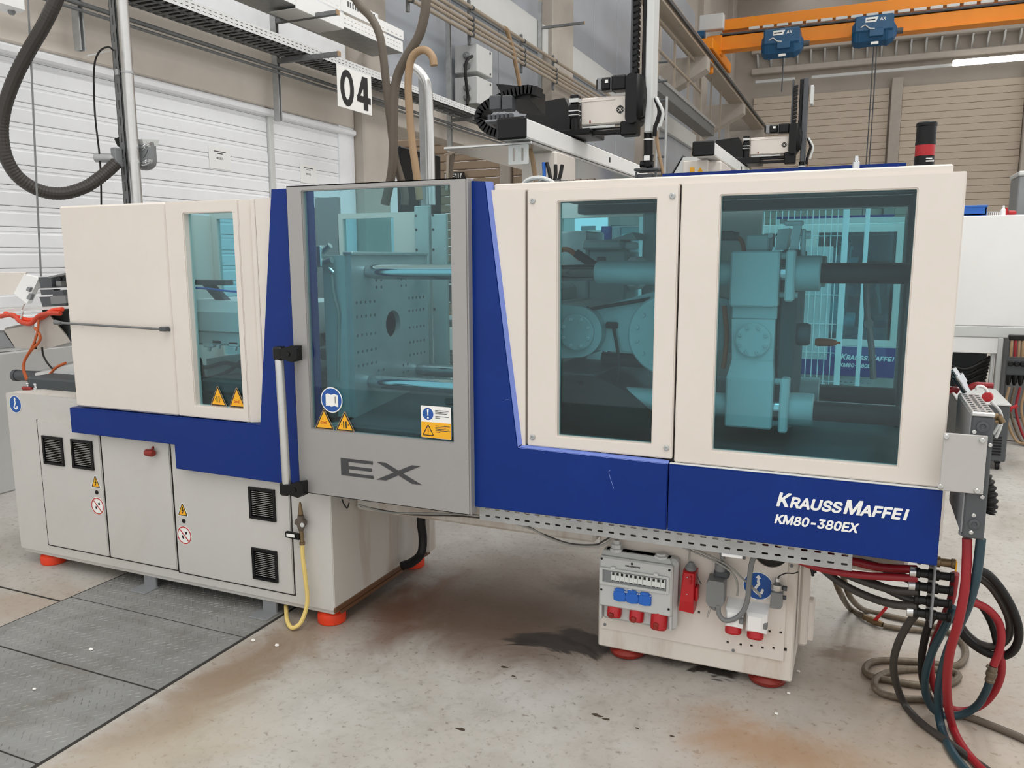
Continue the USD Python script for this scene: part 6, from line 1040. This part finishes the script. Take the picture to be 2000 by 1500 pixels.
part(c3, 'louvre_box', [bx(.78, 1.07, 8.6, 8.8, .2, .45, .01)] + [bx(.95, 1.06, 8.59, 8.6, .2 + k * .03, .21 + k * .03) for k in range(8)], 'dark_grey', kind='stuff')
cq = thing('blue_crate', 'blue plastic crate on top of the white control cabinet', 'crate', (.8, 8.3, 1.965))
part(cq, 'crate_shell', [bx(.66, .955, 8.22, 8.5, 1.966, 1.98), bx(.66, .955, 8.22, 8.235, 1.966, 2.05, .004), bx(.66, .955, 8.485, 8.5, 1.966, 2.05, .004), bx(.94, .955, 8.22, 8.5, 1.966, 2.05, .004), bx(.655, .96, 8.215, 8.232, 2.035, 2.055, .003)], 'socket_blue', smooth=False)
wr = thing('white_rack', 'small white slotted rack beside the blue crate', 'rack', (1.0, 8.3, 1.965))
part(wr, 'rail', bx(.965, 1.09, 8.3, 8.32, 1.995, 2.0), 'white_paint')
for k in range(8): part(wr, 'tine', bx(.966 + k * .016, .972 + k * .016, 8.3, 8.32, 1.966, 1.998), 'white_paint')
rb = thing('red_bottle', 'small red fitting beside a white one on the white control cabinet', 'fitting', (1.13, 8.3, 1.965))
part(rb, 'red_part', [lathe((1.13, 8.3, 1.99), (1.19, 8.3, 1.985), [(0, .02), (.05, .02), (.06, .012)], 12), cyl((1.115, 8.3, 1.966), (1.115, 8.3, 2.03), .012)], 'red_plastic', kind='stuff')
part(rb, 'white_part', lathe((1.09, 8.3, 1.966), (1.09, 8.3, 3), [(0, .022), (.05, .02), (.06, .01), (.085, .008)], 12), 'white_paint')
gcol = thing('grey_cabinet', 'tall grey cabinet edge standing behind the white control cabinet', 'cabinet', (1.376,9.4,2.212))
part(gcol, 'body', bx((1.329,9.4,2.263)[0], 2.0, 9.3, 9.8, 0, (1.341,9.4,2.385)[2], .01), 'mid_grey'); part(gcol, 'cap', bx((1.32,9.4,2.263)[0], 2.02, 9.28, 9.82, (1.341,9.4,2.385)[2], (1.337,9.4,2.429)[2], .01), 'light_grey')
hr = thing('hose_rack', 'hanging rack of tan and red hoses with black couplings at the right edge', 'hose rack', (1.25, 8.0, 0))
part(hr, 'top_bar', bx(1.175, 1.9, 7.98, 8.05, .90, .945, .008), 'black_plastic')
part(hr, 'side_post', bx(1.178, 1.19, 8.0, 8.03, .4, .92, .003), 'dark_grey')
for k in range(8):
    x = 1.20 + k * .028; part(hr, 'hanging_hose', tube([(x, 8.0, .90), (x, 7.99, .84), (x + .004, 8.0, .76)], .012, 4, 8), 'hose_red' if k % 3 == 1 else 'hose_tan')
for k in range(5):
    x = 1.20 + k * .045; part(hr, 'coupling', lathe((x, 7.98, .70), (x, 7.9, .70), [(0, .022), (.03, .022), (.04, .015)], 10), 'black_plastic'); part(hr, 'coupling', lathe((x, 7.99, .60), (x, 7.99, .5), [(0, .022), (.06, .020), (.09, .010)], 10), 'black_plastic')
part(hr, 'coupling_bar', bx(1.18, 1.9, 8.0, 8.06, .56, .74, .006), 'dark_grey')
for k in range(5):
    x = 1.21 + k * .04; part(hr, 'trailing_hose', tube([(x, 7.98, .50), (x - .02, 7.96, .32), (x + .02, 7.95, .16), (x + .08, 7.93, .04), (x + .15, 7.9, .02)], .011, 6, 8), ('hose_tan', 'braided_grey', 'hose_red')[k % 3])
tc_ = thing('temperature_control_unit', 'grey temperature control unit on castors behind the manifold', 'temperature unit', (.95, 7.1, 0))
part(tc_, 'housing', bx(.72, 1.065, 6.9, 7.7, .07, .50, .008), 'dark_grey'); part(tc_, 'top_lid', bx(.72, 1.07, 6.895, 7.7, .50, .515, .004), 'light_grey')
part(tc_, 'vent_slots', [bx(.96, 1.03, 6.893, 6.9, .12 + k * .022, .13 + k * .022) for k in range(7)], 'black_plastic', kind='stuff')
for (x, y) in ((.78, 6.95), (1.02, 6.95), (1.02, 7.6)): part(tc_, 'castor', [cyl((x - .012, y, .032), (x + .012, y, .032), .032), bx(x - .02, x + .02, y - .02, y + .02, .05, .075)], 'black_rubber')
part(tc_, 'red_tap', [cyl((1.07, 6.96, .47), (1.12, 6.96, .50), .012), cyl((1.065, 7.0, .46), (1.09, 7.0, .46), .02)], 'red_plastic', kind='stuff')
# ---------------------------------------------------------------- guard fence between the two machines
FY = 5.95
fn = thing('guard_fence', 'white wire mesh guard fence between the two machines', 'fence', (-.4, FY, 0))
for k in range(34): part(fn, 'wire', cyl((-1.5 + k * .04, FY, .3), (-1.5 + k * .04, FY, 1.98), .0035, n=6), 'white_paint')
for k in range(9): part(fn, 'cross_wire', cyl((-1.52, FY + .006, .35 + k * .2), (-.15, FY + .006, .35 + k * .2), .003, n=6), 'white_paint')
for x in (-1.53, -.13): part(fn, 'fence_post', bx(x - .02, x + .02, FY - .02, FY + .02, 0, 2.02, .004), 'white_paint')
part(fn, 'sheet_panel', bx(-.62, -.20, FY + .02, FY + .03, .9, 1.68), 'light_grey', smooth=False)
gp_ = thing('guard_door_edge', 'white guard door edge with two stickers behind the big window', 'guard', (-0.003,6.1,1.545))
part(gp_, 'upright', bx((-0.013,6.1,1.545)[0], (0.017,6.1,1.545)[0], 6.08, 6.12, 0, 1.98, .004), 'white_paint')
# small debris on the floor
dp_ = [(-0.143,3.128,0), (-0.164,2.945,0), (-0.403,3.052,0), (-0.192,2.785,0), (-2.77,1.854,0), (-2.847,2.159,0), (-2.289,2.495,0), (-2.167,2.498,0), (-2.636,1.67,0), (-2.853,2.797,0)]
for k, p in enumerate(dp_[:8]):
    p = (p[0], p[1], .006 if p[0] < -2.345 and p[0] > -3.4 else .001)
    m = trimesh.creation.icosphere(1, .007 if k < 5 else .009); m.vertices = m.vertices * np.array([1, .8, .55]) * (1 + .25 * np.sin(m.vertices[:, :1] * 900)) + np.array(p) + np.array([0, 0, .0035])
    single('plastic_pellet', m, 'pellet_white', ('white plastic crumb on the dark oil stain under the support', 'white plastic crumb beside the right front support foot', 'small white crumb under the support cabinet edge', 'white crumb on the open floor in front of the support', 'white crumb on the chequer plates at the left edge', 'white crumb on the middle of the chequer plates', 'left pale crumb on the floor beside the chequer plates', 'right pale crumb on the floor beside the chequer plates')[k], 'crumb', 'white crumbs on the floor')
flk = [((-1.218,2.712,0), .020), ((-1.156,2.661,0), .014), ((-0.779,2.53,0), .026), ((-0.738,2.52,0), .022), ((-0.624,2.508,0), .010), ((-1.182,2.262,0), .022), ((-0.506,2.509,0), .012)]
for k, (p, r) in enumerate(flk):
    rr = random.Random(k); P = [(p[0] + math.cos(a) * r * rr.uniform(.3, 1), p[1] + math.sin(a) * r * .45 * rr.uniform(.3, 1)) for a in np.linspace(0, 2 * math.pi, 9)[:-1]]
    single('dirt_flake', ext(Polygon(P).buffer(0), .0003, .0022, 'z'), 'leaf_debris', 'small dark dirt flake on the floor, ' + ('left of the oil patch', 'just below the first flake', 'in the middle foreground', 'right beside another flake in the foreground', 'near the rusty bloom', 'in the left foreground', 'at the left rim of the rusty bloom')[k], 'dirt flake', 'dirt flakes on the floor', smooth=False)
